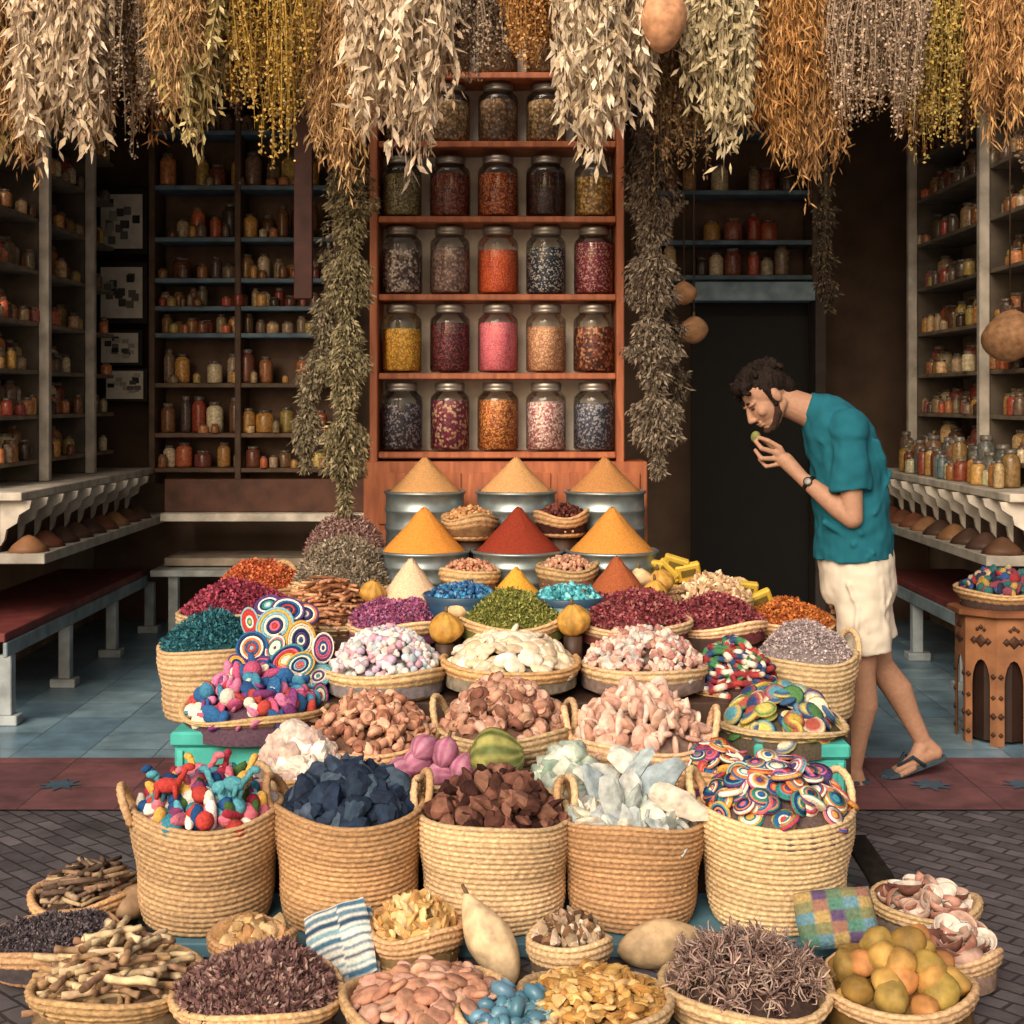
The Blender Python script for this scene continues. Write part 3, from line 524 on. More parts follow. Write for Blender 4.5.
# ------------------------------------------------ ground bowls
def gb(name,px,py,rp,hp,templ,n,size,cols,hh=.085,fl=None,mat=None,handles=None,**k):
    D=(CZ-hh)*F/(py-400); x=(px-512)*D/F; r=W(rp,D); basket(x,D,.004,hh,r,r*.72,handles,'ground_woven_bowl',.015,seg=108)
    if fl: fluff(name,x,D,hh-.005,r*.95,W(hp,D),n,fl[0],fl[1],Hs(cols),**k)
    else: heap(name,x,D,hh-.004,r*.95,W(hp,D),templ,n,size,Hs(cols),mat,**k)
    return x,D
sticks=[tube([(-1,0,0),(-.3,.04,.02),(.3,-.03,0),(1,.02,.02)],[.14,.17,.15,.12],8),tube([(-1,.1,0),(0,0,.02),(1,.1,.02)],[.11,.13,.10],8)]
def stc(T,Rn):
    n=len(T[0])//8; c=np.array(jit(R.choice(Hs('#c0a47c #a4845c #ccb48c #94745a')),.15)); d=np.array(H('#6a5038')); k=R.randrange(n)
    return np.repeat(np.array([c if i!=k else d for i in range(n)]),8,0)
stick7=[tube([(-1+2*i/8,.03*math.sin(i*1.3+j),.02*math.cos(i*2+j)) for i in range(9)],[.10+.025*((i*7+j)%3==0) for i in range(9)],8) for j in range(4)]
gb('cut_root_sticks',86,893,54,28,sticks,70,.046,'#6e5a4c #8a7058 #5a4a40 #a89070',full=False,tilt=.3)
gb('dark_lavender_seeds',52,938,66,18,None,6200,.02,'#5a5258 #6c6268 #443e44 #7a7074',fl=(.011,.006))
gb('bundled_root_sticks',116,978,84,36,stick7,90,.078,'#a88c68 #8a6c4a #c4ac88 #6a4c34',full=False,tilt=.2,colf=stc,fill=.5)
gb('small_incense_pieces',253,935,42,14,ROCK,50,.024,'#b08c5c #9a7448 #c8a878',hh=.1)
gb('purple_dried_flowers',258,990,84,34,None,9000,.03,'#8a6664 #9c7870 #6c504c #b0948a #7a585a',fl=(.020,.009))
gb('dried_ginger_chips',415,925,47,24,SLAB,80,.023,'#c8a05c #b88c50 #d8b880',hh=.12)
gb('terracotta_discs',428,1000,86,26,[lathe([(.5,-.3),(.9,-.2),(1,0),(.9,.2),(.5,.3),(.01,.32)],16)],64,.027,'#b8866c #a87860 #c89c84 #c49480',full=False,tilt=.45,sj=.2,dome=True)
gb('bark_and_shell_pieces',569,938,41,20,SLAB+ROCK,70,.02,'#7c5c40 #c8b49c #5a4030 #9a8468',hh=.12)
gb('yellow_root_chips',596,1000,76,26,LONG+SLAB,200,.021,'#c0944c #b0803c #d0a868 #a07434',full=False,tilt=.6)
def curls(name,px,py,rp,hp,cols):
    D=(CZ-.085)*F/(py-400); x=(px-512)*D/F; r=W(rp,D); basket(x,D,.004,.085,r,r*.75,None,'ground_woven_bowl'); mb=MB()
    mb.add(lathe([(r*.85,.06),(r*.6,.10),(r*.3,.13),(.01,.14)],16,False),H('#4a3a34'),0,True,Matrix.Translation((x,D,0)))
    for i in range(30):
        t=math.sqrt((i+.5)/30)*.88; th=i*2.4; c=Vector((x+r*t*math.cos(th),D+r*t*math.sin(th),.085+W(hp,D)*(1-t*t)))
        for j in range(46):
            d=Vector((R.gauss(0,1),R.gauss(0,1),R.gauss(0,1))).normalized(); e=Vector((R.gauss(0,1),R.gauss(0,1),R.gauss(0,1))).normalized(); s=.040
            mb.add(tube([c+e*.01,c+d*s*.6+e*.01,c+d*s*.85+e*.02,c+d*s*.6+e*.036],[.0026,.0024,.002,.001],4),jit(R.choice(Hs(cols)),.25))
    mb.build(name,MSTONE)
curls('curled_resurrection_plants',746,985,84,40,'#8a7068 #9c8278 #745c54 #ac9488')
FR=[ico(3,.3,9,(1,1,.92)),ico(3,.3,11,(1,.95,.95))]
gb('yellow_orange_fruits',898,985,76,42,FR,15,.047,'#9c8034 #a88238 #90702c #a87038',hh=.09,mat=MGOURD,layers=2,sj=.15)
cupT=lathe([(.02,-.5),(.5,-.42),(.85,-.1),(1,.35),(.93,.36),(.78,-.02),(.45,-.3),(.02,-.36)],16,False)
CUPC=Hs('#906050 #b08070 #6a4438 #a88878')
def cupc(T,Rn):
    a=R.choice(CUPC); b=R.choice(Hs('#c8bcb0 #d0c8bc #b89888')); return np.repeat(np.array([a,a,a,a,b,b,b,b]),16,0)
gb('halved_shell_bowls',925,902,52,14,[cupT],24,.034,'#a08878 #d0c0b0',colf=cupc,full=False,tilt=.6)
gb('halved_shell_bowls',955,950,42,18,[cupT],18,.040,'#c08c74 #d8c4b4',colf=cupc,full=False,tilt=.6)
gb('blue_patterned_cups',505,1015,52,8,[potT],24,.03,'#4a7c94 #5c8ca4 #8aacb4',mat=MCER)
def gg(px,py,D,r,ln,ax,col): x,z=at(px,py,D); gourd('bottle_gourd',(x,D,max(z,r*.95)),r,ln,ax,col,None,.55)
gg(489,938,3.62,.060,.26,(-.45,.35,.75),H('#ccb28a')); gg(660,952,3.72,.062,.24,(.9,.2,.1),H('#b89c74')); gg(135,900,3.98,.045,.15,(.3,.5,.2),H('#9a7c5c'))
def cushion(name,px,py,D,sx,sz,rotY,cols,tx=.9,patch=False,off=0,thk=.035):
    x,z=at(px,py,D); n=26; V=[];C=[]
    for side in (1,-1):
        for i in range(n+1):
            for j in range(n+1):
                u=i/n*2-1;v=j/n*2-1; t=((1-u**4)*(1-v**4))**.5; V.append((u*sx*(1-.05*v*v),side*(-thk*t-.001)+off+.003*math.sin(u*7+v*3),v*sz*(1-.05*u*u)))
                if patch: C.append(cols[(int((u+1)*2.5)*3+int((v+1)*2.5)*5)%len(cols)])
                else: C.append(cols[(int((v+1)*9+ (0.6 if u>.1 else 0)))%len(cols)])
    m=n+1; f=[]
    for s in (0,1):
        o=s*m*m
        for i in range(n):
            for j in range(n):
                q=[o+i*m+j,o+(i+1)*m+j,o+(i+1)*m+j+1,o+i*m+j+1]; f.append(q if s==0 else q[::-1])
    mb=MB(); mb.add((np.array(V),[np.array(f)]),np.array(C),0,True,Matrix.Translation((x,D,z))@Matrix.Rotation(rotY,4,'Y')@Matrix.Rotation(-tx,4,'X')); return mb.build(name,MFELT)
for k in range(3): cushion('striped_textile_pouch',340+k*2,944+k*3,3.62,.088,.105,-.35+k*.07,Hs('#d8d4c8 #3f6c88 #e0dcd0 #7aa0ac #d8d4c8 #2f4c68 #d0ccc0 #5a7a90'),.75,False,k*.030,.015)
cushion('patchwork_textile_pouch',836,918,3.66,.105,.075,-.1,Hs('#4c7c6c #7a7a54 #5a4a6c #5c8494 #906858 #5c745c #a89058'),.55,True)
mb=MB()
for k in range(5):
    a=Vector(PX(846+k*4,838,4.25)); b=Vector(PX(893+k*5,915,4.0)); a.z=max(a.z,.12); b.z=.02; mb.add(tube([a,(a+b)/2+Vector((0,0,.01)),b],[.014,.015,.013],8),H('#1c1816'))
mb.build('dark_wood_sticks',MSTONE)
mb=MB(); tx,ty,tr,th_=2.16,6.2,.19,.56
for k in range(8):
    a0=math.radians(k*45+22.5);a1=math.radians(k*45+67.5); p0=Vector((tx+tr*math.cos(a0),ty+tr*math.sin(a0),0.006));p1=Vector((tx+tr*math.cos(a1),ty+tr*math.sin(a1),0.006)); W_=(p1-p0)
    def q(u,z): return tuple(p0+W_*u+Vector((0,0,z)))
    wc=H('#8c5c38')
    ar=[(.22,0),(.22,.26)]+[(.5-.28*math.cos(math.pi*t/8),.26+.11*math.sin(math.pi*t/8)) for t in range(1,8)]+[(.78,.26),(.78,0)]
    V=[q(0,0),q(.22,0),q(.22,.26),q(0,.26)]; mb.add((np.array(V),[np.array([[0,1,2,3]])]),wc,0,False)
    V=[q(.78,0),q(1,0),q(1,.26),q(.78,.26)]; mb.add((np.array(V),[np.array([[0,1,2,3]])]),wc,0,False)
    pa=[(.0,.26)]+ar[1:-1]+[(1,.26)]
    for i in range(len(pa)-1):
        (u0,z0_),(u1,z1_)=pa[i],pa[i+1]
        if u1>u0: mb.add((np.array([q(u0,z0_),q(u1,z1_),q(u1,th_),q(u0,th_)]),[np.array([[0,1,2,3]])]),wc,0,False)
    o=(p0+p1)/2; nrm=Vector((o.x-tx,o.y-ty,0)).normalized()
    for (u,z,s) in ((.5,.45,.03),(.28,.45,.018),(.72,.45,.018),(.11,.13,.016),(.89,.13,.016),(.11,.3,.014),(.89,.3,.014),(.11,.21,.012),(.89,.21,.012),(.5,.51,.012),(.39,.5,.01),(.61,.5,.01),(.11,.05,.012),(.89,.05,.012)):
        c=p0+W_*u+Vector((0,0,z))+nrm*.003; M=Matrix.Translation(c)@nrm.to_track_quat('Z','Y').to_matrix().to_4x4(); mb.add(lathe([(s,0),(s*.7,.006),(s*.3,.008),(.001,.008)],4,False),H('#3e2416'),0,False,M)
mb.add(lathe([(.215,th_),(.225,th_+.006),(.225,th_+.025),(.2,th_+.03),(.01,th_+.03)],8,False),H('#7a4a2c'),0,False,Matrix.Translation((tx,ty,0))@Matrix.Rotation(math.radians(22.5),4,'Z'))
mb.add(lathe([(.15,.02),(.15,th_-.01)],8,False),H('#2a1810'),0,False,Matrix.Translation((tx,ty,0)))
mb.build('carved_octagonal_table',MWORN)
basket(tx,ty,th_+.031,th_+.1,.19,.14,None,'woven_tray'); heap('embroidered_fabric_ornaments',tx,ty,th_+.1,.17,.08,BALL+OVAL,80,.024,Hs('#902c34 #2a4a7c #a89070 #7a3a4c #2a5a5c #a08438 #2a3048'),MFELT)
# ------------------------------------------------ hanging herbs
def bunch(px,bot,wpx,D,kind,cols,topz=3.24,n=None,stems=96,name='hanging_dried_herb_bunch'):
    wpx*=1.3
    cx=(px-512)*D/F; zb=CZ-(bot-400)*D/F; L=topz-zb; Wd=W(wpx,D)/2; mb=MB(); P=[];Dr=[]
    cfg={'leaf':(36,.048,.015,.45),'bigleaf':(38,.064,.018,.42),'straw':(76,.05,.0036,.4),'bud':(96,.013,.010,1.),'flower':(86,.014,.011,.9),'small':(60,.024,.009,.7)}[kind]
    pal_=Hs(cols); sc=np.array(pal_[0])*.8
    ph=R.uniform(0,6)
    for s in range(stems):
        th=R.uniform(0,6.283); rr=math.sqrt(R.random()); dx=rr*math.cos(th)*Wd; dy=rr*math.sin(th)*Wd*.8
        ln=L*R.uniform(.5,1.0)*(1-.2*rr)*(1+.10*math.sin(dx/Wd*4+ph)); ln=min(ln,L*1.04)
        wob=R.uniform(-.03,.03); pts=[]
        for t in np.linspace(0,1,7):
            f=min(1,(t*2.4))**.8*(1-.35*max(0,t-.5)); pts.append((cx+dx*f+wob*math.sin(t*5),D+dy*f,topz-t*ln))
        mb.add(tube(pts,[.0028]*5+[.002,.001],4),sc)
        tt=rng.uniform(.12,1.02,cfg[0]); pt=np.array(pts); idx=np.clip(tt*6,0,5.999); i0=idx.astype(int); fr=(idx-i0)[:,None]; p=pt[i0]*(1-fr)+pt[i0+1]*fr
        P.append(p+rng.normal(0,.009,(len(p),3))); d=rng.normal(0,cfg[3],(len(p),3)); d[:,2]-=1.0; Dr.append(d)
    P=np.vstack(P);Dr=np.vstack(Dr);N=len(P); C=pal(pal_,N,.2)
    leaves(mb,P,Dr,cfg[1]*rng.uniform(.5,1.35,N),cfg[2]*rng.uniform(.7,1.3,N),C,.2)
    mb.add(tube([(cx,D,topz-.03),(cx,D,topz),(cx,D,3.36)],[.018,.014,.003],8),H('#8a6a44'))
    return mb.build(name,MLEAF)
BR='#b89264 #a07e54 #cca873'; CR='#e0ccb0 #d0bc9c #ead8be #c0a888'; MV='#a8927c #b8a48c #8c7860 #c0aa90'; OL='#c0ac70 #a89458 #ccbc84 #988850 #d0bc8c'; YL='#cca23c #bc9848 #a89450 #d8b050 #c0a060'; ST_='#c8a06c #d8b480 #b08c58'; OR='#c08c48 #cc9858 #ac783c #d4a86c'
data=[(8,190,60,5.3,'straw',BR),(62,182,75,5.2,'bigleaf',CR),(125,165,88,5.3,'bud',MV),(198,155,76,5.2,'leaf',OL),(272,162,84,5.25,'flower',YL),(338,212,56,5.35,'straw',ST_),
(402,175,92,5.15,'bigleaf',CR),(470,92,70,5.3,'bud',MV),(536,80,52,5.2,'flower',OR),(603,168,86,5.15,'bigleaf','#e4d4b8 #d0bc9c #ecdec8 #c0ac8c'),(680,205,50,5.4,'small','#947454 #a4845c #807048'),(722,165,62,5.2,'leaf','#ccbc94 #d4c6a2 #b4a47c'),
(775,178,62,5.3,'straw',OR),(818,210,46,5.35,'straw','#ac824e #bc925c #987046'),(880,155,84,5.2,'bud','#c0a88e #ccb49c #a48e74'),(945,176,62,5.25,'flower','#c0a04c #a89854 #ccb054 #988a50'),(1000,145,80,5.2,'straw','#c4945c #d4a86a #b0804a'),
(155,130,70,5.5,'straw',OR),(235,115,60,5.5,'bud',MV),(500,60,60,5.45,'leaf',CR),(850,130,70,5.5,'flower',YL),(35,150,60,5.5,'small',OL),(915,145,60,5.5,'straw',ST_),(1035,175,60,5.4,'bud',MV),(-30,190,70,5.3,'bud',MV),(1060,170,70,5.25,'leaf',OL),(570,85,50,5.5,'straw',BR),(305,135,50,5.5,'leaf',OL),(440,95,50,5.5,'small',ST_),(735,135,60,5.55,'small',BR),
(95,140,60,5.45,'straw',ST_),(790,150,60,5.5,'leaf',OL),(965,140,60,5.5,'small',BR),(650,110,50,5.5,'leaf',CR),(370,120,46,5.5,'straw',OR),(5,150,60,5.6,'leaf',OL),(180,110,60,5.15,'straw',ST_)]
for d in data: bunch(*d)
def garland(pts,rad,cols,n,D,name='long_dried_herb_garland'):
    mb=MB(); p=np.array([PX(a,b,D) for a,b in pts]); mb.add(tube([tuple(x) for x in p],[.012]*len(p),6),H('#5a4a34')); m=len(p)-1
    tt=rng.uniform(0,1,n); idx=np.clip(tt*m,0,m-.001); i0=idx.astype(int); fr=(idx-i0)[:,None]; q=p[i0]*(1-fr)+p[i0+1]*fr
    lump=rad*(.75+.35*np.sin(tt*31)+.2*np.sin(tt*77+1))*np.minimum(1,(1-tt)*8+.25)
    a=rng.uniform(0,6.283,n); r=np.sqrt(rng.uniform(0,1,n))*lump; q=q+np.stack([np.cos(a)*r,np.sin(a)*r*.8,0*r],1)
    d=np.stack([np.cos(a)*.5,np.sin(a)*.5,-1+0*a],1)+rng.normal(0,.5,(n,3)); leaves(mb,q,d,.026*rng.uniform(.4,1.5,n),.008*rng.uniform(.5,1.5,n),pal(Hs(cols),n,.28),.3); return mb.build(name,MLEAF)
garland([(356,-60),(352,200),(348,300),(346,400),(344,512)],.09,'#8a805c #787050 #9a8e6a #686048 #a89a78',12500,5.75)
garland([(335,-60),(338,250),(325,330),(308,400),(306,470)],.06,'#7c7258 #8c8068 #6a604c #9a8e72',7000,5.85)
garland([(652,-60),(655,200),(650,300),(655,380),(658,475)],.105,'#7a6c5c #8c7e6c #645648 #9c8e7a',12500,5.8)
garland([(640,-60),(645,260),(668,330),(672,420)],.07,'#6c6050 #807260 #5a4e40',6500,5.95)
garland([(822,20),(826,190),(824,260),(830,310)],.06,'#5a4c3c #6c5c48 #4a4034',2500,7.4)
x,z=at(662,18,5.12); gourd('hanging_gourd',(x,5.08,z),.085,.28,(0,0,1),H('#c08a60'),None,.55)
mb=MB(); mb.add(tube([(x,5.08,z+.13),(x,5.2,3.34)],[.004,.004],5),H('#4a3a2c')); mb.build('hanging_string',MSTRAW)
for px,py,D,r in ((684,293,6.6,.06),(694,330,6.6,.07),(1010,336,7.0,.14)):
    x,z=at(px,py,D); gourd('hanging_gourd',(x,D,z),r,r*1.9,(0,0,1),H('#a87c54'),None,.85)
    mb=MB(); mb.add(tube([(x,D,z+r*.9),(x,D,3.6)],[.004,.004],5),H('#4a3a2c')); mb.build('hanging_string',MSTRAW)
mb=MB(); 
for y in (5.2,5.5): mb.add(tube([(-4,y,3.36),(4,y,3.36)],[.04,.04],10),H('#5a3c24'))
for x in (-3.4,-1.1,1.1,3.4): mb.add(tube([(x,5.1,3.43),(x,6.2,3.5)],[.03,.03],8),H('#5a3c24'))
mb.build('wooden_hanging_rack',MDWOOD)
# ------------------------------------------------ man
Y0=5.5
man=bpy.data.objects.new('man',None); scene.collection.objects.link(man); man.location=(1.35,5.5,0)
def J(px,py,dy=0.): x,y,z=PX(px,py,Y0); return Vector((x,Y0+dy,z))
icoS=ico(3)
def ell(mb,c,r,M=None,rot=None):
    m=Matrix.Translation(c); 
    if rot is not None: m=m@rot
    m=m@Matrix.Diagonal((*r,1)); 
    if M is not None: m=M@m
    mb.add(icoS,(1,1,1),0,True,m)
def cap(mb,p0,p1,r0,r1,M=None):
    p0=Vector(p0);p1=Vector(p1)
    if M is not None: p0=M@p0;p1=M@p1
    for p,r in ((p0,r0),(p1,r1)): mb.add(icoS,(1,1,1),0,True,Matrix.Translation(p)@Matrix.Diagonal((r,r,r,1)))
    mb.add(tube([p0,p1],[r0,r1],20),(1,1,1))
def loft(mb,st,seg=28):
    n=len(st);V=[]
    for i,(c,a,b) in enumerate(st):
        c=Vector(c); t=(Vector(st[min(i+1,n-1)][0])-Vector(st[max(i-1,0)][0])).normalized(); u=Vector((0,1,0)); u=(u-t*u.dot(t)).normalized(); v=t.cross(u)
        for k in range(seg):
            an=2*math.pi*k/seg; V.append((c+u*a*math.cos(an)+v*b*math.sin(an))[:])
    i=np.arange(n-1)[:,None]*seg; j=np.arange(seg)[None,:];k=(j+1)%seg
    mb.add((np.array(V),[np.stack([i+j,i+k,i+seg+k,i+seg+j],2).reshape(-1,4),np.arange(seg)[::-1][None,:],(np.arange(seg)+(n-1)*seg)[None,:]]),(1,1,1))
def fin(mb,name,mat,vox,sm,disp=None,smf=.5):
    o=mb.build(name,mat)
    bm=bmesh.new(); bm.from_mesh(o.data); bmesh.ops.recalc_face_normals(bm,faces=bm.faces); bm.to_mesh(o.data); bm.free()
    m=o.modifiers.new('r','REMESH'); m.mode='VOXEL'; m.voxel_size=vox; m.use_smooth_shade=True
    s=o.modifiers.new('s','SMOOTH'); s.iterations=sm; s.factor=smf
    if disp:
        t=bpy.data.textures.new(name+'_t','CLOUDS'); t.noise_scale=disp[0]; t.noise_depth=1; d=o.modifiers.new('d','DISPLACE'); d.texture=t; d.texture_coords='GLOBAL'; d.strength=disp[1]; d.mid_level=.5
    o.parent=man; o.matrix_parent_inverse=man.matrix_basis.inverted(); 
    return o
def solid(name,col,rough=.6,nscale=50,var=.12,bump=.2,bd=.002,stretch=None,spec=.3):
    m,nt,b=newmat(name);N=nt.nodes;L=nt.links; tc=N.new('ShaderNodeTexCoord');no=N.new('ShaderNodeTexNoise');no.inputs['Scale'].default_value=nscale;no.inputs['Detail'].default_value=5
    if stretch:
        mp=N.new('ShaderNodeMapping');mp.inputs['Scale'].default_value=stretch;L.new(tc.outputs['Object'],mp.inputs[0]);L.new(mp.outputs[0],no.inputs['Vector'])
    else: L.new(tc.outputs['Object'],no.inputs['Vector'])
    cr=N.new('ShaderNodeValToRGB');c=H(col);cr.color_ramp.elements[0].position=.3;cr.color_ramp.elements[0].color=(*[x*(1-var) for x in c],1);cr.color_ramp.elements[1].position=.7;cr.color_ramp.elements[1].color=(*[min(1,x*(1+var)) for x in c],1)
    L.new(no.outputs['Fac'],cr.inputs[0]);L.new(cr.outputs[0],b.inputs['Base Color']);bp=N.new('ShaderNodeBump');bp.inputs['Strength'].default_value=bump;bp.inputs['Distance'].default_value=bd;L.new(no.outputs['Fac'],bp.inputs['Height']);L.new(bp.outputs[0],b.inputs['Normal'])
    b.inputs['Roughness'].default_value=rough; b.inputs['Specular IOR Level'].default_value=spec
    return m
SKIN=solid('skin','#a47a60',.55,60,.10,.2,.0015,None,.25)
HAIR=solid('hair','#1e1612',.75,130,.5,.8,.004,(1,1,.2),.12); BEARD=solid('beard_hair','#3c2c24',.85,220,.5,.8,.003,None,.08); SHIRT=solid('teal_cotton','#0f5f70',.9,10,.10,.35,.010,None,.1); SHORT=solid('cream_cotton','#c8bfae',.9,9,.05,.4,.010,None,.1)
HM=Matrix.Translation(J(766,398))@Matrix.Rotation(math.radians(-40),4,'Y')@Matrix.Rotation(math.radians(10),4,'Z')
b=MB()
ell(b,(.018,0,.03),(.096,.076,.088),HM); ell(b,(-.03,0,-.02),(.062,.062,.075),HM); ell(b,(-.035,0,-.07),(.045,.045,.042),HM)
for s in (1,-1):
    cap(b,(.02,s*.052,-.05),(-.055,s*.016,-.1),.022,.017,HM); ell(b,(-.070,s*.03,.022),(.020,.026,.011),HM); ell(b,(-.058,s*.045,-.025),(.022,.018,.02),HM)
    ell(b,(.015,s*.078,-.008),(.02,.009,.03),HM); ell(b,(.015,s*.085,-.004),(.015,.005,.024),HM); ell(b,(-.098,s*.011,-.037),(.011,.009,.008),HM)
cap(b,(-.086,0,.012),(-.108,0,-.03),.009,.0125,HM); ell(b,(-.086,0,-.056),(.015,.024,.007),HM); ell(b,(-.082,0,-.069),(.014,.021,.008),HM); ell(b,(-.078,0,-.098),(.018,.02,.015),HM)
hc=HM@Vector((.04,0,-.04))
cap(b,hc,J(812,412),.056,.066); cap(b,J(812,412),J(830,425),.066,.09)
loft(b,[(J(826,420),.13,.08),(J(838,440),.18,.11),(J(850,500),.16,.115),(J(855,550),.165,.12),(J(856,585),.16,.12)])
S1=J(838,428,-.175);E1=J(840,514,-.2);W1=J(799,478,-.085)
cap(b,S1,E1,.05,.040); cap(b,E1,E1.lerp(W1,.3),.040,.043); cap(b,E1.lerp(W1,.3),W1,.043,.027)
PC=J(783,460,-.05); cap(b,W1,PC,.026,.032); 
kn=[(J(777,447,-.062),J(765,440,-.060),J(757,437,-.035)),(J(773,452,-.058),J(759,448,-.060),J(754,441,-.032)),(J(773,458,-.052),J(759,458,-.056),J(754,450,-.03)),(J(775,464,-.044),J(764,466,-.046),J(758,459,-.026))]
for i,(a,c,d) in enumerate(kn):
    r=[.0095,.010,.0095,.008][i]; cap(b,PC.lerp(a,.3),a,.014,r*1.15); cap(b,a,c,r*1.1,r); m_=c.lerp(d,.6); cap(b,c,m_,r,r*.92); cap(b,m_,d,r*.92,r*.85)
cap(b,J(788,462,-.03),J(777,452,-.012),.015,.012); cap(b,J(777,452,-.012),J(768,443,-.008),.012,.0105); cap(b,J(768,443,-.008),J(760,438,-.018),.0105,.009)
S2=J(838,430,.175);E2=J(852,515,.2);W2=J(853,580,.18); cap(b,S2,E2,.05,.04);cap(b,E2,W2,.042,.027);PC2=J(851,598,.17);cap(b,W2,PC2,.026,.03)
for k in range(4): a=PC2+Vector((-.03+k*.02,0,-.03)); cap(b,PC2.lerp(a,.5),a,.012,.010); cap(b,a,a+Vector((-.005,-.015,-.035)),.010,.009); cap(b,a+Vector((-.005,-.015,-.035)),a+Vector((-.012,-.035,-.05)),.009,.008)
cap(b,PC2+Vector((-.02,0,.01)),PC2+Vector((-.045,-.02,-.03)),.013,.011);cap(b,PC2+Vector((-.045,-.02,-.03)),PC2+Vector((-.045,-.03,-.055)),.011,.009)
def leg(hip,knee,ank,heel,toe):
    cap(b,hip,hip.lerp(knee,.4),.092,.082); cap(b,hip.lerp(knee,.4),knee,.082,.055); bk=Vector((.018,0,0)); cf=knee.lerp(ank,.33)+bk
    cap(b,knee,cf,.054,.057); cap(b,cf,knee.lerp(ank,.65)+bk*.4,.057,.042); cap(b,knee.lerp(ank,.65)+bk*.4,ank,.042,.033)
    cap(b,ank,heel,.034,.032); mid=heel.lerp(toe,.55)+Vector((0,0,.012)); cap(b,heel,mid,.03,.032); cap(b,ank,mid,.032,.03); cap(b,mid,toe,.03,.02)
    f=(toe-heel).normalized(); sdv=f.cross(Vector((0,0,1))).normalized()
    for k in range(5):
        o=sdv*(-.034+.017*k); cap(b,heel.lerp(toe,.72)+o*.9,toe+o+f*(.022-.006*abs(k-1)),.014,.010 if k!=0 else .012)
A1=J(850,766,-.05);A1.y=5.45; H1=A1+Vector((.02,0,-.055));T1=H1+Vector((-.19,-.03,-.008))
leg(J(855,572,-.085),J(856,668,-.08),A1,H1,T1)
A2=J(930,748,.09); H2=A2+Vector((.045,0,-.04)); T2=A2+Vector((-.11,-.05,-.085)); H2.z=max(H2.z,.07); T2.z=.032
leg(J(866,574,.085),J(884,668,.08),A2,H2,T2)
body=fin(b,'body',SKIN,.0042,4)
b=MB(); ell(b,(.035,0,.045),(.094,.083,.088),HM); ell(b,(-.03,0,.092),(.06,.064,.036),HM); ell(b,(-.058,.005,.098),(.032,.05,.030),HM); ell(b,(.085,0,-.01),(.045,.06,.055),HM)
ell(b,(.01,0,.118),(.06,.05,.03),HM)
for s in (1,-1): cap(b,(.0,s*.072,.03),(-.006,s*.069,-.035),.014,.009,HM)
for k in range(70):
    y=R.uniform(-.075,.075); x0_=R.uniform(-.07,.11); h0=lambda xx: .035+.100*math.sqrt(max(0,1-((xx-.02)/.135)**2-(y/.098)**2))
    zz=h0(x0_); cap(b,(x0_,y,zz-.006),(x0_+R.uniform(-.022,.012),y+R.uniform(-.014,.014),zz+R.uniform(.002,.014)),.012,.006,HM)
fin(b,'hair',HAIR,.0035,2,(.008,.005))
b=MB()
for s in (1,-1): cap(b,(.0,s*.060,-.035),(-.015,s*.050,-.065),.010,.0165,HM); cap(b,(-.015,s*.047,-.066),(-.06,s*.0165,-.102),.0185,.0165,HM)
ell(b,(-.077,0,-.099),(.0195,.0215,.0165),HM); ell(b,(-.093,0,-.05),(.008,.022,.004),HM)
fin(b,'beard',BEARD,.0028,2,(.006,.0015))
b=MB()
for s in (1,-1): ell(b,(-.083,s*.03,.032),(.008,.02,.004),HM)
fin(b,'eyebrows',HAIR,.002,1)
b=MB()
for s in (1,-1): ell(b,(-.079,s*.029,.004),(.009,.015,.0022),HM)
fin(b,'eyelashes',HAIR,.0015,1)
b=MB()
loft(b,[(J(806,405),.075,.060),(J(815,409),.12,.078),(J(826,420),.175,.108),(J(840,440),.205,.135),(J(848,470),.20,.143),(J(851,505),.19,.143),(J(853,535),.188,.147),(J(854,558),.192,.153)])
for s,S_,E_ in ((-1,S1,E1),(1,S2,E2)):
    ell(b,S_,(.078,.07,.078)); e=S_.lerp(E_,.70); loft(b,[(S_+Vector((0,-s*.03,.01)),.07,.07),(S_.lerp(E_,.3),.068,.072),(e,.066,.078)])
for (p,q_,r0) in ((J(815,440,-.13),J(838,476,-.17),.014),(J(880,500,-.10),J(842,540,-.185),.013),(J(818,520,-.13),J(862,548,-.19),.013),(J(866,440,-.165),J(880,480,-.12),.013),(J(828,500,-.175),J(850,530,-.19),.012),(J(884,470,-.09),J(862,510,-.185),.012),(J(886,530,-.08),J(856,552,-.19),.012)): cap(b,p,q_,r0,r0*.6)
fin(b,'t_shirt',SHIRT,.006,7,(.09,.026))
b=MB(); loft(b,[(J(855,548),.178,.138),(J(856,565),.185,.145),(J(858,590),.185,.145),(J(858,602),.175,.13)])
loft(b,[(J(853,575,-.08),.10,.105),(J(857,612,-.088),.098,.10),(J(860,648,-.088),.096,.10)])
loft(b,[(J(866,575,.08),.10,.105),(J(872,612,.088),.098,.10),(J(878,642,.088),.096,.10)])
for (p,q_,r0) in ((J(838,580,-.17),J(856,625,-.185),.011),(J(880,590,-.14),J(862,640,-.18),.011),(J(846,600,-.18),J(845,645,-.175),.010),(J(870,575,-.17),J(876,640,-.15),.010)): cap(b,p,q_,r0,r0*.6)
fin(b,'shorts',SHORT,.006,5,(.08,.02))
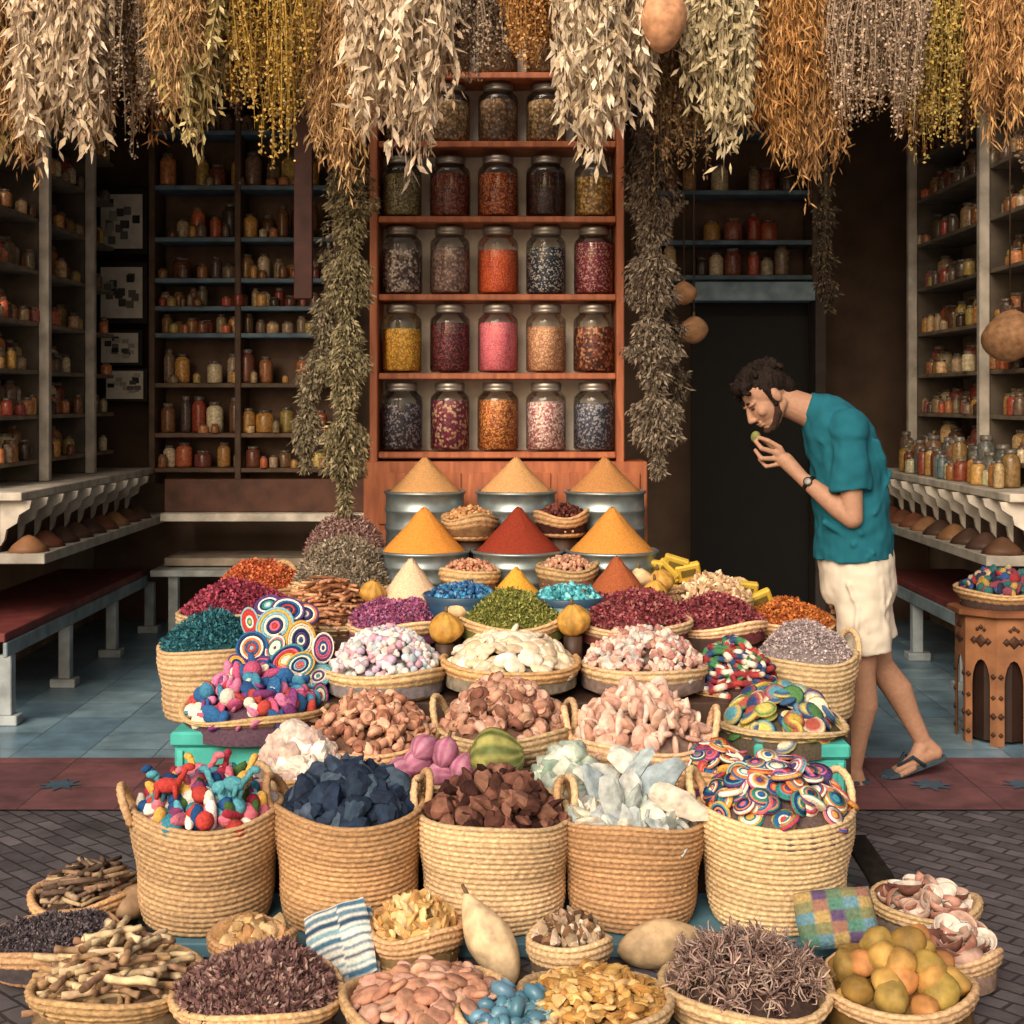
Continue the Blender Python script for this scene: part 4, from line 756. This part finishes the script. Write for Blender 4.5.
b=MB(); wp=E1.lerp(W1,.88); ax=(W1-E1).normalized(); M=Matrix.Translation(wp)@ax.to_track_quat('Z','Y').to_matrix().to_4x4(); b.add(torus(.030,.006,24,8),H('#15130f'),0,True,M@Matrix.Diagonal((1,1,1.6,1)))
sd2=Vector((0,-1,0)); sd2=(sd2-ax*sd2.dot(ax)).normalized(); M=Matrix.Translation(wp+sd2*.033)@sd2.to_track_quat('Z','Y').to_matrix().to_4x4(); b.add(lathe([(.017,-.004),(.018,.004),(.015,.007),(.01,.007)],20),H('#2a2826'),0,True,M); b.add(lathe([(.013,.0075),(.012,.008)],20),H('#6a6862'),0,True,M)
o=b.build('wrist_watch',MCER); o.parent=man; o.matrix_parent_inverse=man.matrix_basis.inverted()
b=MB(); b.add(ico(3,0,5,(.02,.014,.024)),H('#6a7034'),0,True,Matrix.Translation(J(755,437,-.02))); o=b.build('green_fig',MGOURD)
b=MB()
for h,t in ((H1,T1),(H2,T2)):
    f=(t-h); f.z=0; f.normalize(); sv=f.cross(Vector((0,0,1)))
    outline=[(-.045,0),(-.035,.028),(.03,.033),(.1,.036),(.17,.045),(.22,.036),(.245,0),(.22,-.036),(.17,-.045),(.1,-.036),(.03,-.033),(-.035,-.028)]
    def zat(u):
        if h is H1: return .010
        k=(u+.045)/.29; return max(.01,(h.z-.035)*max(0,1-k)**1.3+.01)
    n=len(outline); V=[]
    for dz in (0,.014):
        for u,v in outline: p=h+f*u+sv*v; V.append((p.x,p.y,zat(u)+dz))
    b.add((np.array(V),[np.arange(n)[::-1][None,:],np.arange(n,2*n)[None,:],np.array([[i,(i+1)%n,(i+1)%n+n,i+n] for i in range(n)])]),H('#3c4a56'),0,False)
    tp=h+f*.17; tp.z=zat(.17)+.03
    for s in (1,-1): q0=h+f*.07+sv*.04*s; q0.z=zat(.07)+.014; qm=h+f*.12+sv*.03*s; qm.z=zat(.12)+.062; b.add(tube([q0,qm,tp],[.008,.008,.006],6),H('#2c3842'))
o=b.build('sandals',MFELT); o.parent=man; o.matrix_parent_inverse=man.matrix_basis.inverted()
